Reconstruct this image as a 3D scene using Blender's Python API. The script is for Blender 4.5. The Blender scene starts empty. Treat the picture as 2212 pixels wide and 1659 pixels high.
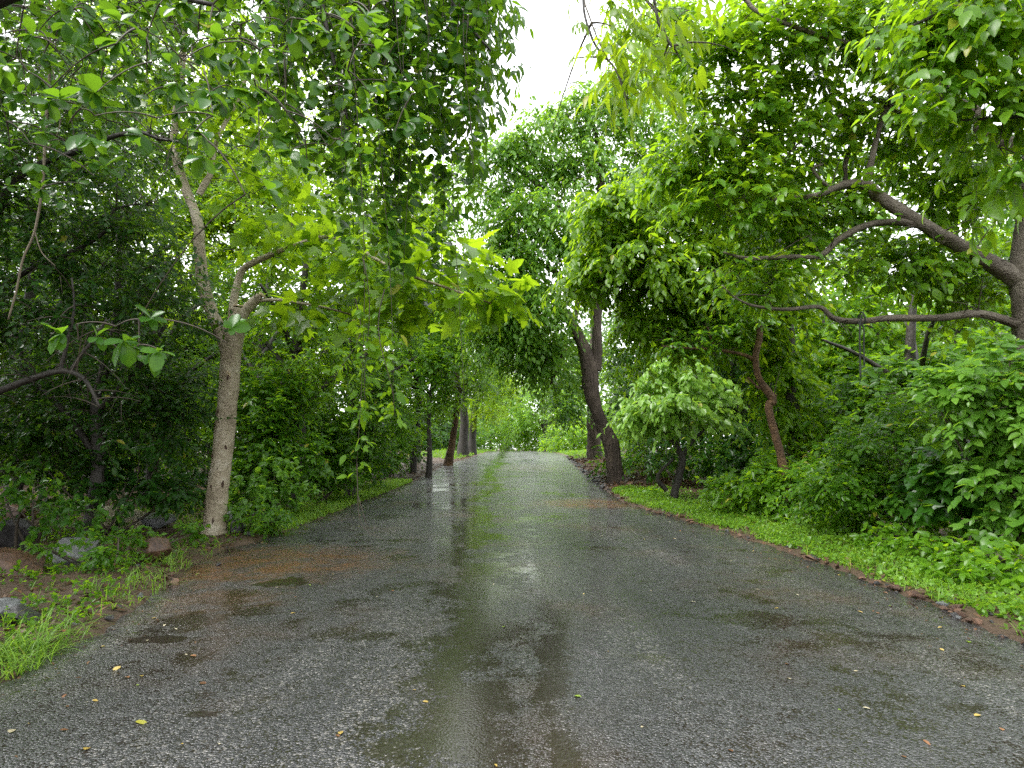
import bpy, bmesh, math, random
import numpy as np
from mathutils import Matrix, Vector, noise as mnoise

# ------------------------------------------------------------------ camera, sky, sun, exposure
scene = bpy.context.scene
col = scene.collection
FPX, CXP, CYP = 1280.0, 1106.0, 829.5          # focal length and centre in the units of a 2212 x 1659 picture
CAM = np.array([0.0, 0.0, 1.5])
PITCH = math.radians(6.2)
cam_d = bpy.data.cameras.new('camera')
cam = bpy.data.objects.new('camera', cam_d)
col.objects.link(cam)
cam.location = CAM
cam.rotation_euler = (math.radians(90) + PITCH, 0, 0)
cam_d.sensor_width = 36.0
cam_d.lens = 36.0 * FPX / 2212.0
cam_d.clip_start, cam_d.clip_end = 0.05, 3000.0
scene.camera = cam

SUN_EL, SUN_AZ = math.radians(58), math.radians(-105)      # azimuth clockwise from +Y (ahead)
world = bpy.data.worlds.new('World')
scene.world = world
world.use_nodes = True
wn, wl = world.node_tree.nodes, world.node_tree.links
wn.clear()
sky = wn.new('ShaderNodeTexSky')
sky.sky_type = 'NISHITA'
sky.sun_disc = False
sky.sun_elevation, sky.sun_rotation = SUN_EL, SUN_AZ
sky.air_density, sky.dust_density, sky.ozone_density = 1.0, 4.0, 1.0
hs = wn.new('ShaderNodeHueSaturation')
hs.inputs['Saturation'].default_value = 0.10
cloud = wn.new('ShaderNodeMixRGB')
cloud.inputs['Fac'].default_value = 0.55
cloud.inputs['Color2'].default_value = (11.0, 11.2, 11.6, 1)   # even cloud cover
bgn = wn.new('ShaderNodeBackground')
bgn.inputs['Strength'].default_value = 0.13
wo = wn.new('ShaderNodeOutputWorld')
wl.new(sky.outputs[0], hs.inputs['Color'])
wl.new(hs.outputs[0], cloud.inputs['Color1'])
wl.new(cloud.outputs[0], bgn.inputs['Color'])
wl.new(bgn.outputs[0], wo.inputs['Surface'])

sun_d = bpy.data.lights.new('sun', 'SUN')
sun_d.energy, sun_d.angle, sun_d.color = 1.5, math.radians(25), (1.0, 0.97, 0.92)
sun = bpy.data.objects.new('sun', sun_d)
col.objects.link(sun)
_sd = Vector((math.sin(SUN_AZ) * math.cos(SUN_EL), math.cos(SUN_AZ) * math.cos(SUN_EL), math.sin(SUN_EL)))
sun.rotation_euler = (-_sd).to_track_quat('-Z', 'Y').to_euler()
sun.location = (0, 0, 40)

vs = scene.view_settings
vs.view_transform, vs.look, vs.exposure, vs.gamma = 'Standard', 'None', 1.74, 1.0
vs.use_curve_mapping = False
scene.render.engine = 'CYCLES'
cy = scene.cycles
cy.max_bounces, cy.diffuse_bounces, cy.glossy_bounces, cy.transmission_bounces = 5, 3, 2, 4
cy.transparent_max_bounces = 4
cy.caustics_reflective = cy.caustics_refractive = False
cy.use_denoising = False
cy.debug_use_spatial_splits = True
cy.sample_clamp_indirect = 6.0
try:
    cy.denoising_prefilter = 'ACCURATE'
except Exception:
    pass

# ------------------------------------------------------------------ geometry of the place
def W(px, py, d):
    """point at world depth d (metres ahead) seen at picture position px, py"""
    v, u = (CYP - py) / FPX, (px - CXP) / FPX
    dy = math.cos(PITCH) - v * math.sin(PITCH)
    dz = math.sin(PITCH) + v * math.cos(PITCH)
    return CAM + np.array([u, dy, dz]) * (d / dy)

def px2m(d):
    return d / FPX

_rows = []                                      # (y, z, xl, xr) of the road
def _flat(px, py):
    v, u = (CYP - py) / FPX, (px - CXP) / FPX
    dy = math.cos(PITCH) - v * math.sin(PITCH)
    dz = math.sin(PITCH) + v * math.cos(PITCH)
    t = -1.5 / dz
    return u * t, dy * t
_L = [(-400, 1660), (0, 1480), (130, 1412), (250, 1342), (330, 1292), (395, 1240), (455, 1196), (560, 1166), (640, 1140), (780, 1087)]
_R = [(2700, 1570), (2212, 1398), (2050, 1322), (1900, 1265), (1750, 1210), (1600, 1160), (1450, 1117), (1345, 1087)]
_far = [(24, 905, 1276, 1035), (34, 965, 1240, 1003), (47, 1028, 1221, 985), (69, 1062, 1188, 975)]
_lf = [_flat(*p) for p in _L]; _rf = [_flat(*p) for p in _R]
ZT_Y, ZT_Z = [-60, 17], [0, 0]
for d, l, r, py in _far:
    a, b = W(l, py, d), W(r, py, d)
    _lf.append((a[0], d)); _rf.append((b[0], d)); ZT_Y.append(d); ZT_Z.append(a[2])
ZT_Y += [85, 110, 150, 400]; ZT_Z += [0.95, 0.4, -0.2, -0.5]
_lf += [(-1.0, 90), (2.0, 120), (20, 170)]; _rf += [(6.0, 90), (9.0, 120), (28, 170)]
_lf.insert(0, (-3.3, -40)); _rf.insert(0, (4.1, -40))
_lf.sort(key=lambda p: p[1]); _rf.sort(key=lambda p: p[1])
_yy = np.arange(-40, 170, 0.25)
def _smooth(a, k):
    ker = np.ones(k) / k
    return np.convolve(np.pad(a, k, mode='edge'), ker, mode='same')[k:-k]
_xl = _smooth(np.interp(_yy, [p[1] for p in _lf], [p[0] for p in _lf]), 5)
_xr = _smooth(np.interp(_yy, [p[1] for p in _rf], [p[0] for p in _rf]), 5)
_zz = _smooth(np.interp(_yy, ZT_Y, ZT_Z), 25)
def xL(y): return np.interp(y, _yy, _xl)
def xR(y): return np.interp(y, _yy, _xr)
def zroad(y): return np.interp(y, _yy, _zz)

def vnoise(x, y, s=1.0, seed=0.0):
    x, y = np.asarray(x, float) * s + seed, np.asarray(y, float) * s - seed
    return (np.sin(x * 1.3 + 1.7 * np.sin(y * 0.9)) + np.sin(y * 1.7 + 1.3 * np.sin(x * 1.1 + 2)) + 0.5 * np.sin(x * 3.1 + y * 2.3)) / 2.5

def gz(x, y):
    """height of the ground"""
    x, y = np.asarray(x, float), np.asarray(y, float)
    out = np.maximum(xL(y) - x, x - xR(y))
    rise = np.clip(out, 0, 4) * 0.05 + np.clip(out - 4, 0, 60) * 0.012
    z = zroad(y) + np.where(out > 0, 0.0 + rise + np.clip(out, 0, 1) * (0.05 * vnoise(x, y, 2.2) + 0.03 * vnoise(x, y, 6, 3)), -0.08)
    return z

def G(px, py):
    """ground point seen at px, py"""
    prev = None
    for d in np.arange(1.5, 150, 0.05):
        p = W(px, py, d)
        h = float(gz(p[0], p[1]))
        if float(xL(d)) < p[0] < float(xR(d)):
            h += 0.08
        if p[2] <= h:
            return np.array([p[0], p[1], h])
    return W(px, py, 70)

# ------------------------------------------------------------------ object helpers
def thing(name, label, cat, loc=(0, 0, 0), group=None):
    o = bpy.data.objects.new(name, None)
    o.empty_display_size = 0.2
    col.objects.link(o)
    o.location = loc
    o['label'] = label; o['category'] = cat
    if group: o['group'] = group
    return o

def tag(o, label=None, cat=None, group=None, kind=None):
    if label: o['label'] = label
    if cat: o['category'] = cat
    if group: o['group'] = group
    if kind: o['kind'] = kind
    return o

def make_mesh(name, verts, faces, mat, tone=None, smooth=False):
    """verts (n,3); faces: int array (m,3) or (m,4), or a list of such arrays"""
    me = bpy.data.meshes.new(name)
    verts = np.ascontiguousarray(verts, dtype=np.float32)
    if not isinstance(faces, list): faces = [faces]
    faces = [np.asarray(f, dtype=np.int32) for f in faces if len(f)]
    loops = np.concatenate([f.ravel() for f in faces])
    sizes = np.concatenate([np.full(len(f), f.shape[1], dtype=np.int32) for f in faces])
    starts = np.concatenate([[0], np.cumsum(sizes)[:-1]]).astype(np.int32)
    me.vertices.add(len(verts)); me.vertices.foreach_set('co', verts.ravel())
    me.loops.add(len(loops)); me.loops.foreach_set('vertex_index', loops)
    me.polygons.add(len(sizes)); me.polygons.foreach_set('loop_start', starts)
    if smooth: me.polygons.foreach_set('use_smooth', np.ones(len(sizes), dtype=bool))
    if tone is not None:
        at = me.attributes.new('tone', 'FLOAT', 'POINT')
        at.data.foreach_set('value', np.ascontiguousarray(tone, dtype=np.float32))
    me.update(calc_edges=True)
    if mat: me.materials.append(mat)
    return me

def obj(name, verts, faces, mat, parent=None, tone=None, smooth=False):
    v = np.asarray(verts, dtype=np.float32)
    if parent is not None:
        off = np.zeros(3); q = parent
        while q is not None:
            off = off + np.array(q.location); q = q.parent
        v = v - off
    o = bpy.data.objects.new(name, make_mesh(name, v, faces, mat, tone, smooth))
    col.objects.link(o)
    o.parent = parent
    return o

def norm(a):
    return a / np.maximum(np.linalg.norm(a, axis=-1, keepdims=True), 1e-9)

def catmull(pts, n=6):
    pts = np.asarray(pts, float)
    if len(pts) < 3:
        t = np.linspace(0, 1, n + 1)[:, None]
        return pts[0] * (1 - t) + pts[-1] * t
    P = np.vstack([2 * pts[0] - pts[1], pts, 2 * pts[-1] - pts[-2]])
    out = []
    for i in range(1, len(P) - 2):
        p0, p1, p2, p3 = P[i - 1], P[i], P[i + 1], P[i + 2]
        for t in np.linspace(0, 1, n, endpoint=False):
            out.append(0.5 * ((2 * p1) + (-p0 + p2) * t + (2 * p0 - 5 * p1 + 4 * p2 - p3) * t * t + (-p0 + 3 * p1 - 3 * p2 + p3) * t ** 3))
    out.append(P[-2])
    return np.array(out)

def tube(pts, rad, sides=8, rough=0.0, seed=0, flute=0.0, cap=True):
    pts = np.asarray(pts, float); n = len(pts)
    rad = np.broadcast_to(np.asarray(rad, float), (n,))
    T = norm(np.gradient(pts, axis=0))
    ref = np.array([0.0, 1.0, 0.13]) if abs(T[0][1]) < 0.9 else np.array([1.0, 0, 0.1])
    N = np.zeros_like(pts); N[0] = norm(ref - T[0] * ref.dot(T[0]))
    for i in range(1, n):
        v = N[i - 1] - T[i] * N[i - 1].dot(T[i]); N[i] = norm(v)
    Bn = np.cross(T, N)
    a = np.arange(sides) * 2 * math.pi / sides
    rr = np.repeat(rad[:, None], sides, 1)
    if rough or flute:
        rng = np.random.default_rng(seed)
        s = np.concatenate([[0], np.cumsum(np.linalg.norm(np.diff(pts, axis=0), axis=1))])
        ph = rng.random(8) * 6.28
        for k in range(4):
            rr = rr * (1 + rough * 0.5 * np.sin((k + 1) * a[None] + ph[k] + s[:, None] * (1.1 + 1.9 * k)))
        rr = rr * (1 + 0.03 * rng.standard_normal(rr.shape))
        rr = rr * (1 + flute * np.abs(np.sin(2.5 * a[None] + ph[5] + 0.5 * np.sin(s[:, None] * 1.3))))
    v = pts[:, None] + rr[..., None] * (np.cos(a)[None, :, None] * N[:, None] + np.sin(a)[None, :, None] * Bn[:, None])
    v = v.reshape(-1, 3)
    i = np.arange(n - 1)[:, None] * sides; j = np.arange(sides)[None]; j2 = (j + 1) % sides
    f = np.stack([i + j, i + j2, i + sides + j2, i + sides + j], -1).reshape(-1, 4)
    fs = [f]
    if cap:
        v = np.vstack([v, pts[-1] + T[-1] * rad[-1] * 0.3]); c = len(v) - 1
        b = (n - 1) * sides
        fs.append(np.stack([b + np.arange(sides), b + (np.arange(sides) + 1) % sides, np.full(sides, c)], -1))
    return v, fs

def merge(parts):
    """[(verts, [faces...])] -> one"""
    V, q, t, off = [], [], [], 0
    for v, fs in parts:
        for f in (fs if isinstance(fs, list) else [fs]):
            (q if f.shape[1] == 4 else t).append(f + off)
        V.append(v); off += len(v)
    fs = []
    if q: fs.append(np.concatenate(q))
    if t: fs.append(np.concatenate(t))
    return np.concatenate(V), fs

# ------------------------------------------------------------------ materials
def nodes(name):
    m = bpy.data.materials.new(name); m.use_nodes = True
    nt = m.node_tree; nt.nodes.clear()
    out = nt.nodes.new('ShaderNodeOutputMaterial')
    def N(t, **kw):
        n = nt.nodes.new(t)
        for k, v in kw.items():
            if k in n.inputs: n.inputs[k].default_value = v
            else: setattr(n, k, v)
        return n
    def L(a, b): nt.links.new(a, b)
    return m, N, L, out

def ramp(N, stops):
    r = N('ShaderNodeValToRGB'); e = r.color_ramp.elements
    while len(e) < len(stops): e.new(0.5)
    for el, (p, c) in zip(e, stops):
        el.position = p; el.color = (*c, 1)
    return r

def leaf_mat(name, dark, light, trans, tmix=0.42, rough=0.33, spec=0.36):
    m, N, L, out = nodes(name)
    at = N('ShaderNodeAttribute', attribute_name='tone')
    r = ramp(N, [(0.0, dark), (0.55, tuple(0.55 * a + 0.45 * b for a, b in zip(dark, light))), (0.93, light), (1.0, (0.26, 0.25, 0.03) if light[1] > light[0] * 1.3 else light)])
    L(at.outputs['Fac'], r.inputs[0])
    p = N('ShaderNodeBsdfPrincipled', Roughness=rough)
    p.inputs['Specular IOR Level'].default_value = spec
    L(r.outputs[0], p.inputs['Base Color'])
    tr = N('ShaderNodeBsdfTranslucent')
    mx = N('ShaderNodeMixRGB', blend_type='MULTIPLY'); mx.inputs[0].default_value = 0.45
    mx.inputs[1].default_value = (*trans, 1)
    sc = N('ShaderNodeMixRGB', blend_type='MIX'); sc.inputs[1].default_value = (0.55, 0.6, 0.5, 1); sc.inputs[2].default_value = (1.5, 1.4, 1.0, 1)
    L(at.outputs['Fac'], sc.inputs[0]); L(sc.outputs[0], mx.inputs[2]); L(mx.outputs[0], tr.inputs[0])
    ms = N('ShaderNodeMixShader'); ms.inputs[0].default_value = tmix
    L(p.outputs[0], ms.inputs[1]); L(tr.outputs[0], ms.inputs[2]); L(ms.outputs[0], out.inputs[0])
    return m

def bark_mat(name, c1, c2, c3, scale=9.0, stretch=0.22, bump=0.6, rough=0.75, dist=0.03, ring=False):
    m, N, L, out = nodes(name)
    tc = N('ShaderNodeTexCoord'); mp = N('ShaderNodeMapping')
    mp.inputs['Scale'].default_value = (1, 1, stretch)
    L(tc.outputs['Object'], mp.inputs[0])
    n1 = N('ShaderNodeTexNoise', Scale=scale, Detail=8.0, Roughness=0.68)
    n1.inputs['Distortion'].default_value = 0.6
    L(mp.outputs[0], n1.inputs[0])
    v = N('ShaderNodeTexVoronoi', Scale=scale * 2.3); v.feature = 'DISTANCE_TO_EDGE'
    L(mp.outputs[0], v.inputs[0])
    n2 = N('ShaderNodeTexNoise', Scale=2.1, Detail=4.0)
    L(tc.outputs['Object'], n2.inputs[0])
    r = ramp(N, [(0.28, c1), (0.5, c2), (0.72, c3)])
    mixv = N('ShaderNodeMath', operation='MULTIPLY_ADD'); mixv.inputs[1].default_value = 0.55
    a2 = N('ShaderNodeMath', operation='MULTIPLY'); a2.inputs[1].default_value = 0.45
    L(n2.outputs['Fac'], a2.inputs[0]); L(n1.outputs['Fac'], mixv.inputs[0]); L(a2.outputs[0], mixv.inputs[2])
    L(mixv.outputs[0], r.inputs[0])
    p = N('ShaderNodeBsdfPrincipled', Roughness=rough)
    L(r.outputs[0], p.inputs['Base Color'])
    h = N('ShaderNodeMath', operation='ADD')
    vm = N('ShaderNodeMath', operation='MINIMUM'); vm.inputs[1].default_value = 0.25
    L(v.outputs['Distance'], vm.inputs[0]); L(n1.outputs['Fac'], h.inputs[0]); L(vm.outputs[0], h.inputs[1])
    b = N('ShaderNodeBump', Strength=bump, Distance=dist)
    L(h.outputs[0], b.inputs['Height']); L(b.outputs[0], p.inputs['Normal'])
    L(p.outputs[0], out.inputs[0])
    return m

def plain_mat(name, c, rough=0.6, var=0.35, scale=6.0, bump=0.3, spec=0.5, c2=None):
    m, N, L, out = nodes(name)
    tc = N('ShaderNodeTexCoord')
    n1 = N('ShaderNodeTexNoise', Scale=scale, Detail=7.0, Roughness=0.65)
    L(tc.outputs['Object'], n1.inputs[0])
    lo = tuple(x * (1 - var) for x in c); hi = c2 or tuple(min(1, x * (1 + var)) for x in c)
    r = ramp(N, [(0.3, lo), (0.7, hi)])
    L(n1.outputs['Fac'], r.inputs[0])
    p = N('ShaderNodeBsdfPrincipled', Roughness=rough); p.inputs['Specular IOR Level'].default_value = spec
    L(r.outputs[0], p.inputs['Base Color'])
    b = N('ShaderNodeBump', Strength=bump, Distance=0.02)
    L(n1.outputs['Fac'], b.inputs['Height']); L(b.outputs[0], p.inputs['Normal'])
    L(p.outputs[0], out.inputs[0])
    return m

M = {}
#                              dark                   light                 translucent
M['oval']   = leaf_mat('leaf_oval_glossy',   (0.020, 0.078, 0.010), (0.064, 0.168, 0.016), (0.17, 0.34, 0.016), 0.43, 0.24, 0.24)
M['bright'] = leaf_mat('leaf_bright_lobed',  (0.055, 0.130, 0.008), (0.130, 0.245, 0.014), (0.40, 0.62, 0.018), 0.52, 0.30, 0.26)
M['dark']   = leaf_mat('leaf_dark_glossy',   (0.014, 0.058, 0.007), (0.046, 0.132, 0.012), (0.17, 0.34, 0.016), 0.43, 0.24, 0.22)
M['shade']  = leaf_mat('leaf_shade_darkened',    (0.009, 0.038, 0.007), (0.030, 0.092, 0.011), (0.12, 0.25, 0.013), 0.42, 0.24, 0.20)  # leaf colour darkened to paint in the shade under the canopy
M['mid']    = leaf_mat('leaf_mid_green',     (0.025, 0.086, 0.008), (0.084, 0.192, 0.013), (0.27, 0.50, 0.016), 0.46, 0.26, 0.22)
M['fresh']  = leaf_mat('leaf_fresh_green',   (0.040, 0.118, 0.008), (0.124, 0.250, 0.014), (0.36, 0.60, 0.016), 0.48, 0.27, 0.24)
M['pale']   = leaf_mat('leaf_pale_green',    (0.046, 0.126, 0.016), (0.136, 0.272, 0.036), (0.31, 0.55, 0.034), 0.46, 0.28, 0.26)
M['sapling'] = leaf_mat('leaf_sapling_lit', (0.100, 0.220, 0.028), (0.250, 0.420, 0.085), (0.38, 0.62, 0.060), 0.43, 0.27, 0.30)  # base colour raised to paint in strong light on the small tree
M['yellow'] = leaf_mat('leaf_yellow_green',  (0.078, 0.160, 0.008), (0.165, 0.265, 0.012), (0.44, 0.64, 0.018), 0.54, 0.32, 0.26)
M['cover']  = leaf_mat('leaf_ground_cover',  (0.055, 0.145, 0.014), (0.170, 0.320, 0.034), (0.30, 0.54, 0.028), 0.40, 0.30, 0.28)
M['grass']  = leaf_mat('grass_blade',        (0.075, 0.160, 0.018), (0.190, 0.330, 0.050), (0.32, 0.55, 0.045), 0.40, 0.40, 0.28)
M['litter'] = leaf_mat('dead_leaf',          (0.030, 0.018, 0.010), (0.170, 0.085, 0.035), (0.10, 0.06, 0.03), 0.15, 0.45)
M['fallen_y'] = leaf_mat('fallen_leaf_yellow', (0.34, 0.24, 0.06), (0.46, 0.35, 0.12), (0.3, 0.2, 0.03), 0.1, 0.35)
M['fallen_b'] = leaf_mat('fallen_leaf_brown', (0.10, 0.045, 0.022), (0.24, 0.12, 0.06), (0.1, 0.05, 0.02), 0.1, 0.35)
M['fallen_p'] = leaf_mat('fallen_leaf_pale', (0.38, 0.33, 0.22), (0.55, 0.50, 0.36), (0.2, 0.2, 0.1), 0.1, 0.35)
M['fallen_g'] = leaf_mat('fallen_leaf_green', (0.16, 0.24, 0.03), (0.25, 0.34, 0.06), (0.2, 0.3, 0.03), 0.1, 0.35)
M['bark_pale'] = bark_mat('bark_pale', (0.09, 0.06, 0.034), (0.30, 0.25, 0.175), (0.50, 0.46, 0.37), 6.5, 1.0, 0.7, 0.6, 0.03)
M['bark_grey'] = bark_mat('bark_grey_brown', (0.032, 0.025, 0.017), (0.105, 0.086, 0.063), (0.24, 0.21, 0.165), 12.0, 0.8, 0.9, 0.7, 0.035)
M['bark_dark'] = bark_mat('bark_dark_wet', (0.010, 0.008, 0.007), (0.026, 0.021, 0.017), (0.055, 0.045, 0.036), 9.0, 0.3, 0.6, 0.6, 0.03)
M['bark_furrow'] = bark_mat('bark_furrowed', (0.022, 0.016, 0.012), (0.065, 0.046, 0.034), (0.14, 0.105, 0.08), 5.5, 0.10, 1.0, 0.8, 0.09)
M['bark_red'] = bark_mat('bark_reddish', (0.020, 0.011, 0.007), (0.085, 0.044, 0.020), (0.24, 0.14, 0.055), 9.0, 0.6, 1.0, 0.8, 0.05)
M['twig'] = bark_mat('twig_brown', (0.020, 0.015, 0.011), (0.05, 0.038, 0.026), (0.085, 0.065, 0.042), 20.0, 0.5, 0.3, 0.7, 0.01)
M['vine'] = bark_mat('vine_pale_stem', (0.07, 0.055, 0.035), (0.15, 0.12, 0.08), (0.24, 0.20, 0.14), 20.0, 0.5, 0.3, 0.7, 0.01)
M['rope'] = plain_mat('rope_dark', (0.02, 0.025, 0.018), 0.8, 0.4, 40)
M['cut'] = plain_mat('cut_wood', (0.36, 0.28, 0.17), 0.7, 0.4, 14)
M['scar'] = plain_mat('knot_scar', (0.05, 0.025, 0.015), 0.8, 0.5, 20)

def rock_mat(name, a, b, c, rough=0.38):
    m, N, L, out = nodes(name)
    tc = N('ShaderNodeTexCoord')
    n1 = N('ShaderNodeTexNoise', Scale=5.0, Detail=9.0, Roughness=0.7); n1.inputs['Distortion'].default_value = 0.8
    n2 = N('ShaderNodeTexNoise', Scale=28.0, Detail=6.0, Roughness=0.7)
    L(tc.outputs['Object'], n1.inputs[0]); L(tc.outputs['Object'], n2.inputs[0])
    r = ramp(N, [(0.32, a), (0.5, b), (0.68, c)]); L(n1.outputs['Fac'], r.inputs[0])
    r2 = ramp(N, [(0.35, (0.55, 0.55, 0.55)), (0.65, (1.2, 1.2, 1.2))]); L(n2.outputs['Fac'], r2.inputs[0])
    mm = N('ShaderNodeMixRGB', blend_type='MULTIPLY'); mm.inputs[0].default_value = 1
    L(r.outputs[0], mm.inputs[1]); L(r2.outputs[0], mm.inputs[2])
    p = N('ShaderNodeBsdfPrincipled', Roughness=rough); L(mm.outputs[0], p.inputs['Base Color'])
    ad = N('ShaderNodeMath', operation='MULTIPLY_ADD'); ad.inputs[1].default_value = 0.35
    L(n2.outputs['Fac'], ad.inputs[0]); L(n1.outputs['Fac'], ad.inputs[2])
    bu = N('ShaderNodeBump', Strength=0.7, Distance=0.03); L(ad.outputs[0], bu.inputs['Height']); L(bu.outputs[0], p.inputs['Normal'])
    L(p.outputs[0], out.inputs[0])
    return m
M['rock_grey'] = rock_mat('rock_grey', (0.045, 0.048, 0.052), (0.11, 0.115, 0.12), (0.2, 0.2, 0.2))
M['rock_pale'] = rock_mat('rock_pale', (0.16, 0.11, 0.06), (0.34, 0.29, 0.20), (0.5, 0.46, 0.37), 0.5)
M['rock_brown'] = rock_mat('rock_brown', (0.035, 0.018, 0.012), (0.085, 0.043, 0.026), (0.16, 0.09, 0.055))
M['rock_rust'] = rock_mat('rock_rust', (0.06, 0.035, 0.022), (0.16, 0.085, 0.05), (0.26, 0.15, 0.10), 0.45)
M['rock_dark'] = rock_mat('rock_dark', (0.016, 0.016, 0.018), (0.04, 0.038, 0.04), (0.085, 0.08, 0.08))

def soil_material():
    m, N, L, out = nodes('forest_soil')
    tc = N('ShaderNodeTexCoord')
    n1 = N('ShaderNodeTexNoise', Scale=1.3, Detail=8.0, Roughness=0.65)
    n2 = N('ShaderNodeTexNoise', Scale=18.0, Detail=8.0, Roughness=0.75)
    v = N('ShaderNodeTexVoronoi', Scale=34.0)
    for n in (n1, n2, v): L(tc.outputs['Object'], n.inputs[0])
    r = ramp(N, [(0.3, (0.022, 0.013, 0.008)), (0.5, (0.055, 0.030, 0.017)), (0.72, (0.10, 0.058, 0.032))])
    ad = N('ShaderNodeMath', operation='MULTIPLY_ADD'); ad.inputs[1].default_value = 0.5
    a2 = N('ShaderNodeMath', operation='MULTIPLY'); a2.inputs[1].default_value = 0.5
    L(n1.outputs['Fac'], a2.inputs[0]); L(n2.outputs['Fac'], ad.inputs[0]); L(a2.outputs[0], ad.inputs[2]); L(ad.outputs[0], r.inputs[0])
    p = N('ShaderNodeBsdfPrincipled', Roughness=0.6); L(r.outputs[0], p.inputs['Base Color'])
    hh = N('ShaderNodeMath', operation='MULTIPLY_ADD'); hh.inputs[1].default_value = 0.4
    L(v.outputs['Distance'], hh.inputs[0]); L(n2.outputs['Fac'], hh.inputs[2])
    b = N('ShaderNodeBump', Strength=0.9, Distance=0.03); L(hh.outputs[0], b.inputs['Height']); L(b.outputs[0], p.inputs['Normal'])
    L(p.outputs[0], out.inputs[0])
    return m
M['soil'] = soil_material()

def asphalt_material():
    m, N, L, out = nodes('wet_asphalt')
    tc = N('ShaderNodeTexCoord')
    P_ = tc.outputs['Object']
    sx = N('ShaderNodeSeparateXYZ'); L(P_, sx.inputs[0])
    def math_(op, a, b=None, c=None, clamp=False):
        n = N('ShaderNodeMath', operation=op); n.use_clamp = clamp
        for i, v in enumerate((a, b, c)):
            if v is None: continue
            if isinstance(v, (int, float)): n.inputs[i].default_value = v
            else: L(v, n.inputs[i])
        return n.outputs[0]
    def noise_(scale, detail=4.0, rough=0.55, vec=None, dist=0.0):
        n = N('ShaderNodeTexNoise', Scale=scale, Detail=detail, Roughness=rough); n.inputs['Distortion'].default_value = dist
        L(vec if vec is not None else P_, n.inputs[0]); return n.outputs['Fac']
    def smooth(v, lo, hi):
        n = N('ShaderNodeMapRange', interpolation_type='SMOOTHSTEP')
        n.inputs['From Min'].default_value = lo; n.inputs['From Max'].default_value = hi
        L(v, n.inputs['Value']); return n.outputs[0]
    # stones of the surface: each voronoi cell is a stone with a height of its own
    v1 = N('ShaderNodeTexVoronoi', Scale=72.0); L(P_, v1.inputs[0])
    sp = N('ShaderNodeSeparateColor'); L(v1.outputs['Color'], sp.inputs[0])
    n_f = noise_(120.0, 1.0); n_m = noise_(9.0, 3.0, 0.6)
    dome = math_('SUBTRACT', 1.0, math_('MULTIPLY', v1.outputs['Distance'], 1.5))
    stone = math_('MULTIPLY_ADD', sp.outputs[1], 0.55, math_('MULTIPLY', dome, 0.45))         # 0 .. 1
    stone = math_('MULTIPLY_ADD', math_('SUBTRACT', n_m, 0.5), 0.55, stone)
    relief = math_('MULTIPLY_ADD', n_f, 0.25, stone)
    # where water stands: a winding run along the middle, patches elsewhere
    n_c = noise_(0.42, 2.0, 0.55); n_p = noise_(0.62, 3.0, 0.62, dist=0.5); n_e = noise_(2.3, 4.0, 0.68)
    wob = math_('MULTIPLY', math_('SUBTRACT', n_c, 0.5), 2.2)
    drift = N('ShaderNodeMapRange'); L(sx.outputs['Y'], drift.inputs['Value'])      # the low line of the road wanders to the left with distance
    drift.inputs['From Min'].default_value = 3.0; drift.inputs['From Max'].default_value = 14.0
    drift.inputs['To Min'].default_value = 0.22; drift.inputs['To Max'].default_value = 0.95
    xm = math_('ABSOLUTE', math_('ADD', math_('ADD', sx.outputs['X'], drift.outputs[0]), wob))
    run = math_('MULTIPLY', math_('SUBTRACT', 1.0, smooth(math_('MULTIPLY_ADD', n_e, 2.2, xm), 1.15, 1.60)), 0.92)
    xs2 = math_('ABSOLUTE', math_('ADD', math_('SUBTRACT', sx.outputs['X'], 0.32), math_('MULTIPLY', wob, 0.5)))
    run2 = math_('SUBTRACT', 1.0, smooth(math_('MULTIPLY_ADD', n_e, 0.8, xs2), 0.42, 0.55))
    run = math_('MAXIMUM', run, math_('MULTIPLY', run2, math_('SUBTRACT', 1.0, smooth(sx.outputs['Y'], 4.5, 8.5))))
    patch = math_('MULTIPLY', smooth(math_('MULTIPLY_ADD', math_('SUBTRACT', n_e, 0.5), 0.5, n_p), 0.55, 0.66), 0.55)
    n_q = noise_(5.0, 2.0, 0.6)
    def pool(cx, cy, rx, ry):                                                        # small puddles in hollows of the left half
        dx = math_('MULTIPLY', math_('SUBTRACT', sx.outputs['X'], cx), 1 / rx)
        dy = math_('MULTIPLY', math_('SUBTRACT', sx.outputs['Y'], cy), 1 / ry)
        d2 = math_('SQRT', math_('ADD', math_('MULTIPLY', dx, dx), math_('MULTIPLY', dy, dy)))
        return math_('SUBTRACT', 1.0, smooth(math_('MULTIPLY_ADD', math_('SUBTRACT', n_q, 0.5), 2.0, d2), 0.75, 0.95))
    pools = math_('MAXIMUM', pool(-2.55, 6.85, 0.32, 0.22), math_('MAXIMUM', pool(-2.75, 4.85, 0.30, 0.12), math_('MAXIMUM', pool(-4.4, 8.9, 0.5, 0.3), pool(-1.75, 3.5, 0.11, 0.07))))
    lvl = math_('MAXIMUM', math_('MAXIMUM', run, patch), math_('MULTIPLY', pools, 1.5))
    lvl = math_('MULTIPLY_ADD', math_('SUBTRACT', n_e, 0.5), 0.8, lvl)
    level = math_('MULTIPLY_ADD', lvl, 0.66, 0.20)
    wet = smooth(math_('SUBTRACT', level, stone), -0.02, 0.06)
    # colour
    r = ramp(N, [(0.10, (0.020, 0.020, 0.021)), (0.55, (0.046, 0.046, 0.048)), (0.88, (0.078, 0.078, 0.081)), (0.99, (0.19, 0.18, 0.17))])
    mpw = N('ShaderNodeMapping'); mpw.inputs['Scale'].default_value = (1.1, 0.16, 1.0); L(P_, mpw.inputs[0])
    n_w = noise_(1.0, 3.0, 0.55, mpw.outputs[0])                                    # worn tracks along the road
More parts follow.
